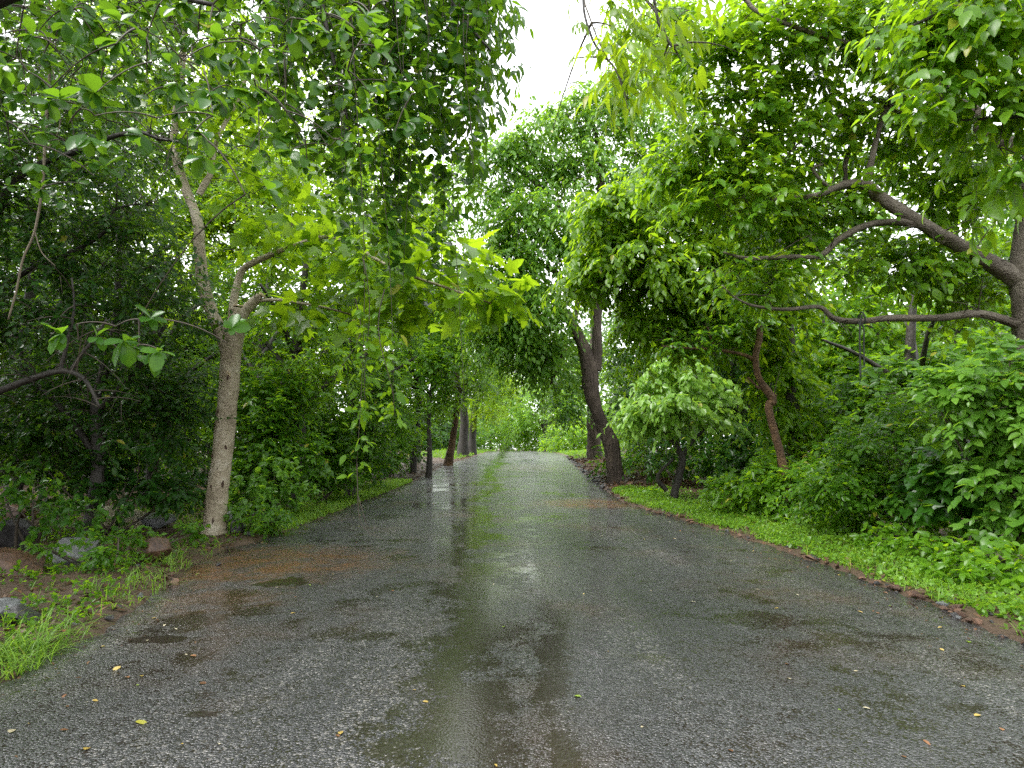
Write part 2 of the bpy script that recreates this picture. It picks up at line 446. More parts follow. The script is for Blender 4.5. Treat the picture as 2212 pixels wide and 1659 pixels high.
    tr_ = math_('MULTIPLY', math_('SUBTRACT', n_w, 0.5), 0.9)
    L(math_('ADD', tr_, math_('MULTIPLY_ADD', n_m, 0.25, math_('MULTIPLY', sp.outputs[0], 0.80))), r.inputs[0])
    # silt: brown stain washed in from the sides
    n_s = noise_(0.5, 3.0, 0.62); n_s2 = noise_(4.0, 3.0, 0.7)
    def spot(cx, cy, rx, ry):
        dx = math_('MULTIPLY', math_('SUBTRACT', sx.outputs['X'], cx), 1 / rx)
        dy = math_('MULTIPLY', math_('SUBTRACT', sx.outputs['Y'], cy), 1 / ry)
        d2 = math_('SQRT', math_('ADD', math_('MULTIPLY', dx, dx), math_('MULTIPLY', dy, dy)))
        d2 = math_('MULTIPLY_ADD', math_('SUBTRACT', n_s2, 0.5), 1.1, d2)
        return math_('SUBTRACT', 1.0, smooth(d2, 0.35, 1.15))
    silt = math_('MAXIMUM', spot(-3.5, 8.0, 2.2, 1.6), spot(2.2, 16.2, 1.9, 1.5))
    silt = math_('MAXIMUM', silt, math_('MULTIPLY', spot(0.6, 31.0, 2.3, 5.0), 0.35))
    silt = math_('MAXIMUM', silt, math_('MULTIPLY', spot(-2.9, 6.0, 0.8, 0.7), 0.5))
    base_silt = math_('MULTIPLY', smooth(n_s, 0.45, 0.75), 0.35)
    silt = math_('MAXIMUM', silt, base_silt)
    silt = math_('MULTIPLY', silt, math_('MULTIPLY_ADD', smooth(n_e, 0.35, 0.62), 0.7, 0.25))
    mx = N('ShaderNodeMixRGB'); mx.inputs[2].default_value = (0.135, 0.062, 0.026, 1)
    L(silt, mx.inputs[0]); L(r.outputs[0], mx.inputs[1])
    mw = N('ShaderNodeMixRGB'); mw.inputs[2].default_value = (0.016, 0.011, 0.006, 1)
    L(math_('MULTIPLY', wet, 0.72), mw.inputs[0]); L(mx.outputs[0], mw.inputs[1])
    p = N('ShaderNodeBsdfPrincipled'); L(mw.outputs[0], p.inputs['Base Color'])
    ro = N('ShaderNodeMapRange'); ro.inputs['To Min'].default_value = 0.25; ro.inputs['To Max'].default_value = 0.08
    L(wet, ro.inputs['Value']); L(ro.outputs[0], p.inputs['Roughness'])
    p.inputs['IOR'].default_value = 1.40
    p.inputs['Specular IOR Level'].default_value = 0.75
    b = N('ShaderNodeBump', Distance=0.016)
    L(math_('MULTIPLY_ADD', wet, -0.96, 1.0), b.inputs['Strength'])
    L(relief, b.inputs['Height']); L(b.outputs[0], p.inputs['Normal'])
    L(p.outputs[0], out.inputs[0])
    return m
M['asphalt'] = asphalt_material()

# ------------------------------------------------------------------ ground and road
def build_ground():
    xs = np.unique(np.concatenate([np.linspace(-700, -60, 14), np.linspace(-60, -14, 24), np.linspace(-14, 14, 141), np.linspace(14, 60, 24), np.linspace(60, 700, 14)]))
    ys = np.unique(np.concatenate([np.linspace(-300, -8, 14), np.linspace(-8, 26, 171), np.linspace(26, 80, 70), np.linspace(80, 200, 30), np.linspace(200, 1200, 14)]))
    X, Y = np.meshgrid(xs, ys)
    v = np.stack([X, Y, gz(X, Y)], -1).reshape(-1, 3)
    nx, ny = len(xs), len(ys)
    i = np.arange(ny - 1)[:, None] * nx; j = np.arange(nx - 1)[None]
    f = np.stack([i + j, i + j + 1, i + nx + j + 1, i + nx + j], -1).reshape(-1, 4)
    o = obj('ground', v, f, M['soil'], smooth=True)
    tag(o, 'brown forest soil under the trees and along the road verges', None, kind='structure')
build_ground()

def build_road():
    ys = np.unique(np.concatenate([np.arange(-12, 20, 0.12), np.arange(20, 60, 0.4), np.arange(60, 160, 1.0)]))
    rng = np.random.default_rng(3)
    jl = 0.07 * vnoise(ys, ys * 0, 3.1) + 0.035 * rng.standard_normal(len(ys))
    jr = 0.06 * vnoise(ys + 50, ys * 0, 2.7) + 0.035 * rng.standard_normal(len(ys))
    a, b = xL(ys) + jl, xR(ys) + jr
    t = np.concatenate([[0], np.linspace(0, 1, 25), [1]])
    X = a[:, None] + (b - a)[:, None] * t[None]
    X[:, 0] -= 0.05; X[:, -1] += 0.05
    Y = np.repeat(ys[:, None], len(t), 1)
    Z = np.repeat(zroad(ys)[:, None], len(t), 1) + 0.02 * (1 - (2 * t[None] - 1) ** 2) + 0.006 * vnoise(X, Y, 1.7)
    Z[:, 0] -= 0.12; Z[:, -1] -= 0.12
    v = np.stack([X, Y, Z], -1).reshape(-1, 3)
    nx, ny = len(t), len(ys)
    i = np.arange(ny - 1)[:, None] * nx; j = np.arange(nx - 1)[None]
    f = np.stack([i + j, i + j + 1, i + nx + j + 1, i + nx + j], -1).reshape(-1, 4)
    o = obj('road', v, f, M['asphalt'], smooth=True)
    tag(o, 'wet dark asphalt road with puddles and brown silt running to a crest', None, kind='structure')
build_road()

# ------------------------------------------------------------------ leaves
def leaf_template(kind):
    """unit leaf along +y, upper side +z -> verts, tris"""
    def blade(ws, ymid, fold, curve, mids):
        v = [(0, 0, 0)] + [(0, y, -curve * y * y) for y in mids] + [(0, 1, -curve)]
        nm = len(v)
        for s in (-1, 1):
            for y, w in zip(ymid, ws):
                v.append((s * w, y, fold * w - curve * y * y))
        return v, nm
    if kind == 'two':
        v = [(0, 0, 0), (0, 1, -0.14), (-0.27, 0.42, 0.06), (0.27, 0.42, 0.06)]
        t = [(0, 1, 2), (0, 3, 1)]
    elif kind == 'two_round':
        v = [(0, 0, 0), (0, 1, -0.14), (-0.42, 0.5, 0.06), (0.42, 0.5, 0.06)]
        t = [(0, 1, 2), (0, 3, 1)]
    elif kind in ('oval4', 'lance4'):
        w1, w2 = (0.25, 0.24) if kind == 'oval4' else (0.16, 0.14)
        v = [(0, 0, 0), (0, 1, -0.22), (-w1, .3, .03), (-w2, .68, -.04), (w1, .3, .03), (w2, .68, -.04)]
        t = [(0, 3, 2), (0, 1, 3), (0, 4, 5), (0, 5, 1)]
    elif kind in ('oval', 'round', 'lance', 'obovate'):
        w = {'oval': (0.19, 0.27, 0.15), 'round': (0.27, 0.37, 0.26), 'lance': (0.12, 0.17, 0.08), 'obovate': (0.16, 0.30, 0.25)}[kind]
        cu = {'oval': 0.2, 'round': 0.14, 'lance': 0.34, 'obovate': 0.16}[kind]
        v, nm = blade(w, (0.16, 0.46, 0.8), 0.28, cu, (0.33, 0.66))
        # mid: 0 base,1,2,3 tip ; left 4,5,6 ; right 7,8,9
        t = []
        for o_, fl in ((4, False), (7, True)):
            q = [(0, 1, o_), (1, o_ + 1, o_), (1, 2, o_ + 1), (2, o_ + 2, o_ + 1), (2, 3, o_ + 2)]
            t += [x if not fl else (x[0], x[2], x[1]) for x in q]
    elif kind == 'lobed':
        out = [(0.0, -0.02), (-0.2, -0.10), (-0.46, 0.0), (-0.33, 0.16), (-0.58, 0.42), (-0.27, 0.48), (-0.22, 0.72), (0, 1.0),
               (0.22, 0.72), (0.27, 0.48), (0.58, 0.42), (0.33, 0.16), (0.46, 0.0), (0.2, -0.10)]
        v = [(0, 0.12, 0.0)] + [(x, y, 0.12 * abs(x) - 0.16 * y * y - 0.12 * x * x) for x, y in out]
        n = len(out)
        t = [(0, 1 + (k + 1) % n, 1 + k) for k in range(n)]
    elif kind == 'ivy':
        out = [(0.0, 0.0), (-0.2, -0.12), (-0.42, 0.08), (-0.40, 0.38), (-0.2, 0.58), (0, 1.0), (0.2, 0.58), (0.40, 0.38), (0.42, 0.08), (0.2, -0.12)]
        v = [(0, 0.2, -0.02)] + [(x, y, 0.18 * abs(x) - 0.2 * y * y - 0.1 * x * x) for x, y in out]
        n = len(out)
        t = [(0, 1 + (k + 1) % n, 1 + k) for k in range(n)]
    return np.array(v, float), np.array(t, int)
TPL = {k: leaf_template(k) for k in ('two', 'two_round', 'oval4', 'lance4', 'oval', 'round', 'lance', 'obovate', 'lobed', 'ivy')}
UP = np.array([0, 0, 1.0])

def leaves_on_sprays(rng, pos, axis, length, n, size, droop=0.3, spread=1.0, ldroop=0.25, jit=0.35, flat=0.8, mode='alt', t0=0.12, tone_s=None, face=None):
    """leaf placements along S sprays -> pos (N,3), R (N,3,3), size (N,), tone (N,)"""
    S = len(pos)
    axis = norm(axis)
    if np.ndim(length) == 0: length = np.full(S, length)
    up = np.broadcast_to(UP, (S, 3))
    side = np.cross(axis, up); bad = np.linalg.norm(side, axis=1) < 0.15
    if bad.any():
        r = rng.standard_normal((bad.sum(), 3)); r[:, 2] = 0; side[bad] = np.cross(axis[bad], norm(r))
    side = norm(side)
    zed = norm(np.cross(side, axis))
    k = np.arange(n)
    if mode == 'rosette':
        t = np.clip(0.86 + 0.14 * rng.random((S, n)), 0, 1)
        ph = (k * 2.4)[None] + rng.random((S, 1)) * 6.28
        el = spread * (0.75 + 0.35 * rng.random((S, n)))
        d = np.cos(el)[..., None] * axis[:, None] + np.sin(el)[..., None] * (np.cos(ph)[..., None] * side[:, None] + np.sin(ph)[..., None] * zed[:, None])
    else:
        t = np.clip(t0 + (1 - t0) * (k[None] + 0.6 * rng.random((S, n))) / max(n - 0.5, 1), 0, 1)
        sg = np.where(k % 2 == 0, 1.0, -1.0)[None]
        an = spread * (1.25 - 0.75 * t) + 0.25 * rng.standard_normal((S, n))
        d = np.cos(an)[..., None] * axis[:, None] + (sg * np.sin(an))[..., None] * side[:, None] + 0.3 * rng.standard_normal((S, n))[..., None] * zed[:, None]
    dn = droop * t * t
    p = pos[:, None] + (axis[:, None] * t[..., None] - UP * dn[..., None]) * length[:, None, None]
    d = d - UP * (ldroop + droop * 0.8 * t)[..., None] + jit * 0.5 * rng.standard_normal((S, n, 3))
    d = norm(d)
    n0 = flat * UP + (1 - flat) * zed[:, None] + jit * rng.standard_normal((S, n, 3))
    if face is not None: n0 = n0 + face
    x = norm(np.cross(d, n0)); nz = np.cross(x, d)
    R = np.stack([x, d, nz], -1)
    sz = size * (0.5 + 0.75 * rng.random((S, n))) * np.where(t > 0.9, 0.8, 1.0)
    if tone_s is None: tone_s = rng.random(S)
    tone = np.clip(0.5 * tone_s[:, None] + 0.35 * rng.random((S, n)) + 0.15 * t, 0, 1)
    tone = np.clip(tone * 0.95, 0, 0.93)
    tone[rng.random((S, n)) < 0.006] = 1.0                 # a yellowed leaf here and there
    return p.reshape(-1, 3), R.reshape(-1, 3, 3), sz.reshape(-1), tone.reshape(-1)

def light_dir(p):
    """level direction from p to the open strip above the road"""
    v = np.array([float(np.clip(0.4 - p[0], -4, 4)) / 4.0, -0.55, 0.0])
    return v / np.linalg.norm(v)

def cat_leaves(L):
    return tuple(np.concatenate([l[i] for l in L]) for i in range(4))

STATS = {'tris': 0, 'leafobj': 0}
_leafmesh = {}
def tone_mesh(kind, mat, q):
    key = (kind, mat.name, q)
    if key not in _leafmesh:
        v, t = TPL[kind]
        _leafmesh[key] = make_mesh('leaf', v, t, mat, np.full(len(v), q / 6.0))
    return _leafmesh[key]

def in_view(p, margin=0.0):
    q = p - CAM
    f = q[:, 1] * math.cos(PITCH) + q[:, 2] * math.sin(PITCH)
    u = -q[:, 1] * math.sin(PITCH) + q[:, 2] * math.cos(PITCH)
    f = np.maximum(f, 1e-3)
    return (np.abs(q[:, 0] / f) < (1106 / FPX) * (1 + margin)) & (np.abs(u / f) < (829.5 / FPX) * (1 + margin)) & (f > 0.05), f

def foliage(parent, leaves, kind, mat, parts=0, name='crown'):
    """leaves as one mesh under parent; the largest-looking ones as leaf objects of their own"""
    p, R, s, tone = leaves
    sel = np.zeros(len(p), bool)
    if parts:
        vis, f = in_view(p)
        score = np.where(vis, s / f, -1)
        idx = np.argsort(-score)[:parts]
        idx = idx[score[idx] > 0]
        sel[idx] = True
        off = np.zeros(3) if parent is None else np.array(parent.location)
        for i in idx:
            o = bpy.data.objects.new('leaf', tone_mesh(kind, mat, int(round(tone[i] * 6))))
            mt = np.eye(4); mt[:3, :3] = R[i] * s[i]; mt[:3, 3] = p[i] - off
            o.matrix_local = Matrix(mt.tolist())
            o.parent = parent
            col.objects.link(o)
            STATS['leafobj'] += 1
    keep = ~sel
    p, R, s, tone = p[keep], R[keep], s[keep], tone[keep]
    if len(p) == 0: return None
    v, t = TPL[kind]
    V = p[:, None] + s[:, None, None] * np.einsum('nij,kj->nki', R, v)
    F = (np.arange(len(p))[:, None, None] * len(v) + t[None]).reshape(-1, 3)
    STATS['tris'] += len(F)
    o = obj(name, V.reshape(-1, 3), F, mat, parent, np.repeat(tone, len(v)))
    o['kind'] = 'stuff'
    return o

def twig_tubes(starts, ends, r0, r1, sag=0.0, sides=3, seg=3):
    """many thin straight-ish twigs at once"""
    n = len(starts); starts = np.asarray(starts); ends = np.asarray(ends)
    t = np.linspace(0, 1, seg + 1)
    c = starts[:, None] * (1 - t)[None, :, None] + ends[:, None] * t[None, :, None]
    c[..., 2] += (sag * np.linalg.norm(ends - starts, axis=1))[:, None] * (4 * t * (1 - t))[None]
    ax = norm(ends - starts)
    s = np.cross(ax, UP + 0.01); s = norm(s); b = np.cross(ax, s)
    a = np.arange(sides) * 2 * math.pi / sides
    r0 = np.broadcast_to(r0, (n,)); r1 = np.broadcast_to(r1, (n,))
    rr = r0[:, None] * (1 - t)[None] + r1[:, None] * t[None]
    v = c[:, :, None] + rr[:, :, None, None] * (np.cos(a)[None, None, :, None] * s[:, None, None] + np.sin(a)[None, None, :, None] * b[:, None, None])
    m = (seg + 1) * sides
    i = np.arange(seg)[:, None] * sides; j = np.arange(sides)[None]; j2 = (j + 1) % sides
    f = np.stack([i + j, i + j2, i + sides + j2, i + sides + j], -1).reshape(-1, 4)
    F = (np.arange(n)[:, None, None] * m + f[None]).reshape(-1, 4)
    return v.reshape(-1, 3), [F]

def blob(px, py, d, rx, ry, n, rd=None):
    """ellipsoid of foliage: centre in the picture at depth d, radii as they look, number of clumps"""
    k = px2m(d)
    return (W(px, py, d), np.array([rx * k, (rx * k * 0.8 if rd is None else rd), ry * k]), n)

def clump_points(rng, blobs, shell=0.5):
    C, O = [], []
    for c, r, n in blobs:
        u = norm(rng.standard_normal((n, 3)))
        u[:, 2] += 0.15; u = norm(u)
        rad = (shell + (1 - shell) * rng.random((n, 1))) ** 0.8
        C.append(c + u * rad * r); O.append(u)
    return np.concatenate(C), np.concatenate(O)

def branch_tube(pts, radii, sides=8, rough=0.06, seed=0, flute=0.0, n=6):
    P = catmull(pts, n)
    t0 = np.linspace(0, 1, len(pts))
    rad = np.interp(np.linspace(0, 1, len(P)), t0, radii)
    return P, tube(P, rad, sides, rough, seed, flute)

def plant(name, label, cat, base, trunk, limbs, blobs, st, bark, mat, parts=0, seed=0, group=None, twigmat=None, extra=None):
    """a tree or a bush. trunk / limbs: lists of (point, radius)"""
    rng = np.random.default_rng(seed)
    base = np.asarray(base, float)
    T = thing(name, label, cat, base, group)
    sk = []
    sides = st.get('sides', 10)
    if trunk:
        P, (v, f) = branch_tube([p for p, r in trunk], [r for p, r in trunk], sides, st.get('rough', 0.07), seed, st.get('flute', 0.0))
        obj('trunk', v, f, bark, T, smooth=True); sk.append(P)
    for k, lb in enumerate(limbs):
        P, (v, f) = branch_tube([p for p, r in lb], [r for p, r in lb], max(6, sides - 3), 0.11, seed + k + 1)
        obj('branch' if trunk else 'stem', v, f, bark, T, smooth=True); sk.append(P)
    if blobs:
        C, O = clump_points(rng, blobs, st.get('shell', 0.5))
        C[:, 2] = np.maximum(C[:, 2], gz(C[:, 0], C[:, 1]) + st.get('clear', 0.15))
        # branchlets from the skeleton to each clump
        K = np.concatenate(sk) if sk else base[None]
        # each clump hangs on the nearest limb or on a clump already carried
        d0_ = np.min(np.linalg.norm(C[:, None] - K[None], axis=2), axis=1)
        pool = np.vstack([K, C]); used = np.zeros(len(pool), bool); used[:len(K)] = True
        A = np.zeros_like(C); deep = np.zeros(len(pool))
        for q in np.argsort(d0_):
            dist = np.linalg.norm(pool - C[q], axis=1) + np.where(pool[:, 2] > C[q, 2] + 0.3, 0.6, 0.0) + 0.08 * deep
            dist[~used] = 1e9
            m_ = int(np.argmin(dist)); A[q] = pool[m_]; deep[len(K) + q] = deep[m_] + 1; used[len(K) + q] = True
        ln = np.linalg.norm(C - A, axis=1)
        tw = [twig_tubes(A, C, st.get('tr', 0.010) + 0.004 * ln, np.full(len(C), st.get('tr', 0.010) * 0.6), 0.10, 4, 4)]
        if st.get('bare') and len(sk) > 1:
            LP = np.concatenate(sk[1:]); q = LP[rng.integers(0, len(LP), st['bare'])]
            dv = norm(rng.standard_normal((len(q), 3)) * np.array([1, 1, .6])) * rng.uniform(.15, .8, (len(q), 1))
            tw.append(twig_tubes(q, q + dv, 0.010, 0.003, 0.08, 4, 4))
            tw.append(twig_tubes(q + dv * .55, q + dv * .55 + norm(rng.standard_normal((len(q), 3))) * .25, 0.005, 0.002, 0.05, 3, 3))
        ns = st['nspray']
        Cs = np.repeat(C, ns, 0); Os = np.repeat(O, ns, 0)
        cr = st['clump_r']
        ax = norm(rng.standard_normal((len(Cs), 3))) + st.get('outward', 0.7) * Os + np.array([0, 0, st.get('rise', 0.1)])
        ax[:, 2] *= 0.6; ax = norm(ax)
        pos = Cs + 0.34 * cr * rng.standard_normal((len(Cs), 3)) * np.array([1, 1, 0.6])
        ln_s = cr * (0.7 + 0.7 * rng.random(len(Cs)))
        tone_c = np.repeat(rng.random(len(C)), ns) * 0.6 + 0.4 * rng.random(len(Cs))
        lv = leaves_on_sprays(rng, pos, ax, ln_s, st['nleaf'], st['size'] * (1.14 if base[1] > 7 else 1.05), st.get('droop', 0.3), st.get('spread', 1.0), st.get('ldroop', 0.25),
                              st.get('jit', 0.35), st.get('flat', 0.8), st.get('mode', 'alt'), tone_s=tone_c, face=light_dir(base) * st.get('face', 0.6))
        if extra is not None: lv = cat_leaves([lv, extra])
        foliage(T, lv, st['leaf'], mat, parts)
        if st.get('twigs', base[1] < 18):
            e = pos + (ax - UP * st.get('droop', 0.3)) * ln_s[:, None] * 0.95
            tw.append(twig_tubes(pos, e, st.get('tr', 0.01) * 0.45, st.get('tr', 0.01) * 0.2, 0.06, 3, 2))
        v, f = merge(tw)
        o = obj('twigs', v, f, twigmat or M['twig'], T); o['kind'] = 'stuff'
        STATS['tris'] += sum(len(x) * (x.shape[1] - 2) for x in f)
    return T

def pl(pts, d=None):
    """[(px,py,radius_px[,depth])] -> [(world, radius m)]"""
    out = []
    for q in pts:
        dd = q[3] if len(q) > 3 else d
        out.append((W(q[0], q[1], dd), q[2] * px2m(dd)))
    return out

# ------------------------------------------------------------------ trees on the left
# slender tree with pale bark at the verge
b0 = G(462, 1150)
d0 = float(b0[1])
tr = pl([(461, 1168, 33), (462, 1150, 26), (464, 1125, 22.5), (470, 1060, 21.5), (482, 960, 20.5), (492, 860, 20), (498, 780, 21), (506, 725, 21), (512, 690, 19), (514, 668, 18)], d0)
lm = [
    pl([(497, 790, 15), (480, 730, 14), (455, 670, 13), (438, 610, 12.5), (431, 540, 12), (428, 480, 11), (402, 410, 9.5), (382, 345, 9), (376, 290, 8), (390, 180, 7), (400, 60, 6), (420, -60, 5)], d0),
    pl([(506, 700, 13), (505, 655, 9), (516, 605, 8), (530, 578, 7.5), (575, 555, 6), (630, 533, 5, d0 - .3), (700, 512, 4.5, d0 - .6), (760, 530, 4, d0 - 1), (860, 585, 3.5, d0 - 1.4), (960, 620, 3, d0 - 1.7), (1060, 655, 2, d0 - 1.9)], d0),
    pl([(515, 700, 13), (530, 672, 11), (550, 652, 10), (563, 641, 9.5)], d0),
    pl([(556, 650, 4), (600, 648, 3.5), (650, 655, 3), (700, 664, 2.5), (760, 680, 2)], d0),
    pl([(430, 420, 7), (446, 392, 7), (455, 372, 6), (470, 300, 5), (520, 200, 4), (560, 60, 3)], d0),
]
pale = plant('pale_bark_tree', 'slender pale-barked tree with cut stubs and big lobed bright leaves at the left road edge', 'tree', b0, tr, lm,
    [blob(960, 575, d0 - 1.7, 100, 50, 11), blob(1050, 640, d0 - 1.9, 60, 30, 6), blob(860, 550, d0 - 1.4, 100, 45, 9), blob(750, 520, d0 - 1.0, 100, 50, 9),
     blob(660, 480, d0 - .3, 120, 70, 10), blob(720, 660, d0, 100, 30, 8), blob(560, 300, d0, 150, 130, 18), blob(430, 100, d0, 190, 140, 22), blob(520, -60, d0, 300, 120, 30), blob(900, 660, d0 - 1.2, 90, 30, 7)],
    dict(leaf='lobed', size=0.26, nspray=3, nleaf=4, clump_r=0.5, droop=0.35, ldroop=0.35, sides=16, rough=0.05, tr=0.006, jit=0.45, flat=0.9, mode='alt', spread=1.2, bare=24), M['bark_pale'], M['bright'], parts=200, seed=11)
# cut ends, knot and scars on the pale trunk
def patch_on(parent, name, c, rx, rz, mat, depth=0.012, seed=0):
    rng = np.random.default_rng(seed); n = 12
    a = np.arange(n) * 2 * math.pi / n; k = 1 + 0.22 * rng.standard_normal(n)
    ring = np.stack([c[0] + rx * np.cos(a) * k, np.full(n, c[1]) + depth, c[2] + rz * np.sin(a) * k], -1)
    inner = np.stack([c[0] + 0.6 * rx * np.cos(a) * k, np.full(n, c[1]), c[2] + 0.6 * rz * np.sin(a) * k], -1)
    v = np.vstack([ring, inner, [[c[0], c[1] + depth * .4, c[2]]]])
    i = np.arange(n); j = (i + 1) % n
    return obj(name, v, [np.stack([i, j, n + j, n + i], -1), np.stack([n + i, n + j, np.full(n, 2 * n)], -1)], mat, parent, smooth=True)
def on_trunk(px, py, r):
    p = W(px, py, d0); p[1] -= r * px2m(d0); return p
for k, (px, py, off, rx, ry) in enumerate([(448, 1088, 14, 4, 12), (457, 1116, 20, 3, 8), (449, 1140, 16, 5, 9), (470, 1122, 22, 2, 7), (478, 1010, 21, 3, 6), (468, 985, 20, 4, 3), (486, 930, 20, 4, 5), (480, 890, 20, 3, 4), (495, 965, 17, 3, 6), (466, 1050, 21, 3, 5), (505, 720, 20, 4, 9), (488, 1045, 17, 2, 8)]):
    patch_on(pale, 'bark_scar', on_trunk(px, py, off), rx * px2m(d0), ry * px2m(d0), M['scar'], 0.03, k)
kn = patch_on(pale, 'knot', on_trunk(501, 812, 21), 7 * px2m(d0), 11 * px2m(d0), M['cut'], 0.05, 9)
patch_on(kn, 'knot_hollow', on_trunk(502, 818, 22.5), 3 * px2m(d0), 7 * px2m(d0), M['scar'], 0.03, 10)
def cut_end(parent, c, r, nrm):
    nrm = norm(np.asarray(nrm, float)); s = norm(np.cross(nrm, [0.1, 1, 0.2])); b = np.cross(nrm, s); n = 12; a = np.arange(n) * 2 * math.pi / n
    ring = c + r * (np.cos(a)[:, None] * s + np.sin(a)[:, None] * b)
    v = np.vstack([ring, ring + nrm * 0.02, [c + nrm * 0.022]]); i = np.arange(n); j = (i + 1) % n
    obj('cut_end', v, [np.stack([i, j, n + j, n + i], -1), np.stack([n + i, n + j, np.full(n, 2 * n)], -1)], M['cut'], parent)
cut_end(pale, W(566, 638, d0), 9.0 * px2m(d0), (0.75, -0.1, 0.7))
cut_end(pale, W(519, 662, d0), 15 * px2m(d0), (0.1, -0.15, 1))

# near tree whose boughs hang into the picture from the upper left (its trunk stands left of the view)
gx, gy = -4.5, 2.6
nb = np.array([gx, gy, float(gz(gx, gy))])
ntr = [(nb - [0, 0, .1], .26), (nb + [0.05, 0, 1.2], .22), (nb + [0.2, 0.1, 2.6], .19), (nb + [0.5, 0.3, 3.7], .16)]
nl = [
    [(nb + [0.5, 0.3, 3.6], .13), (nb + [1.5, .6, 4.5], .09), (W(200, -120, 3.6), .06), (W(520, -150, 4.0), .045), (W(850, -160, 4.6), .03), (W(1040, -120, 4.9), .02)],
    [(nb + [0.4, 0.2, 3.2], .09), (W(-160, 60, 3.4), .06), (W(60, -20, 3.4), .04), (W(240, -30, 3.3), .025), (W(460, 10, 3.2), .012)],
    [(nb + [0.5, 0.3, 3.5], .10), (W(-120, -200, 3.4), .06), (W(250, -230, 4.6), .05), (W(560, -200, 5.4), .04), (W(840, -160, 5.8), .03), (W(1000, -60, 6.0), .02)],
    [(W(850, -160, 4.6), .022), (W(930, -60, 4.6), .018), (W(1000, 40, 4.6), .014), (W(1060, 110, 4.6), .008)],
    [(W(640, -155, 4.25), .026), (W(680, -60, 4.3), .022), (W(705, 60, 4.4), .018), (W(735, 190, 4.5), .012), (W(760, 300, 4.5), .008)],
]
_rng = np.random.default_rng(77)
def rosette_set(pts, n, size, axis=(0.35, -0.25, -0.15), jl=0.35):
    pos = np.array([W(*q) for q in pts]); ax = np.array(axis) + 0.45 * _rng.standard_normal((len(pos), 3))
    return leaves_on_sprays(_rng, pos, ax, 0.12, n, size, 0.1, 1.15, 0.12, jl, 0.85, 'rosette', face=np.array([0.3, -0.6, 0]))
near_pts = [(250, 95, 2.5), (300, 60, 2.6), (175, 235, 2.5), (150, 265, 2.55), (205, 250, 2.6), (395, 130, 2.8), (440, 150, 2.85), (460, 250, 2.8), (450, 305, 2.7), (420, 285, 2.75),
            (640, 40, 2.9), (690, 60, 2.9), (560, 190, 3.0), (30, 120, 2.5), (60, 155, 2.55), (110, 190, 2.6), (340, 255, 2.7), (530, 420, 2.7), (720, 300, 3.1), (620, 240, 3.0),
            (165, 700, 2.9), (170, 735, 2.95), (300, 690, 3.0), (300, 745, 3.0), (350, 760, 3.0), (260, 800, 3.0), (490, 740, 3.1), (250, 705, 3.0), (560, 330, 3.2), (500, 90, 2.9), (800, 30, 3.3), (860, 90, 3.4)]
ex = [rosette_set(near_pts, 6, 0.115)]
mid_pts = [(x, y, 3.0 + 2.8 * _rng.random()) for x, y in zip(_rng.uniform(-60, 900, 420), np.abs(_rng.normal(0, 200, 420)) - 30) if y < 460 - 0.15 * x]
ex.append(rosette_set(mid_pts, 6, 0.11))
ex = cat_leaves(ex)
near_tree = plant('overhanging_tree', 'near tree whose broad glossy oval leaves hang into the upper left corner', 'tree', nb, ntr, nl,
    [blob(200, -330, 4.0, 420, 130, 40), blob(600, -300, 4.6, 350, 110, 36), blob(150, 60, 5.6, 260, 120, 34), blob(480, 40, 5.8, 260, 120, 34), blob(760, 40, 6.2, 200, 90, 20)],
    dict(leaf='obovate', size=0.11, nspray=6, nleaf=6, clump_r=0.3, droop=0.2, mode='rosette', sides=10, tr=0.006, shell=0.3), M['bark_dark'], M['oval'], parts=300, seed=5, extra=ex)
# twigs that carry the hanging rosettes
allp = near_pts + mid_pts
E = np.array([W(*q) for q in allp])
Kp = np.concatenate([catmull([p for p, r in l], 6) for l in nl])
order = np.argsort(np.min(np.linalg.norm(E[:, None] - Kp[None], axis=2), axis=1))
A_, B_, have = [], [], Kp.copy()
for i_ in order:
    e = E[i_]
    dd = np.linalg.norm(have - e, axis=1) + np.where(have[:, 2] < e[2] - .05, .5, 0)
    A_.append(have[np.argmin(dd)]); B_.append(e); have = np.vstack([have, e])
v, f = twig_tubes(np.array(A_), np.array(B_), 0.005, 0.0025, 0.10, 4, 6)
o = obj('hanging_twigs', v, f, M['twig'], near_tree); o['kind'] = 'stuff'

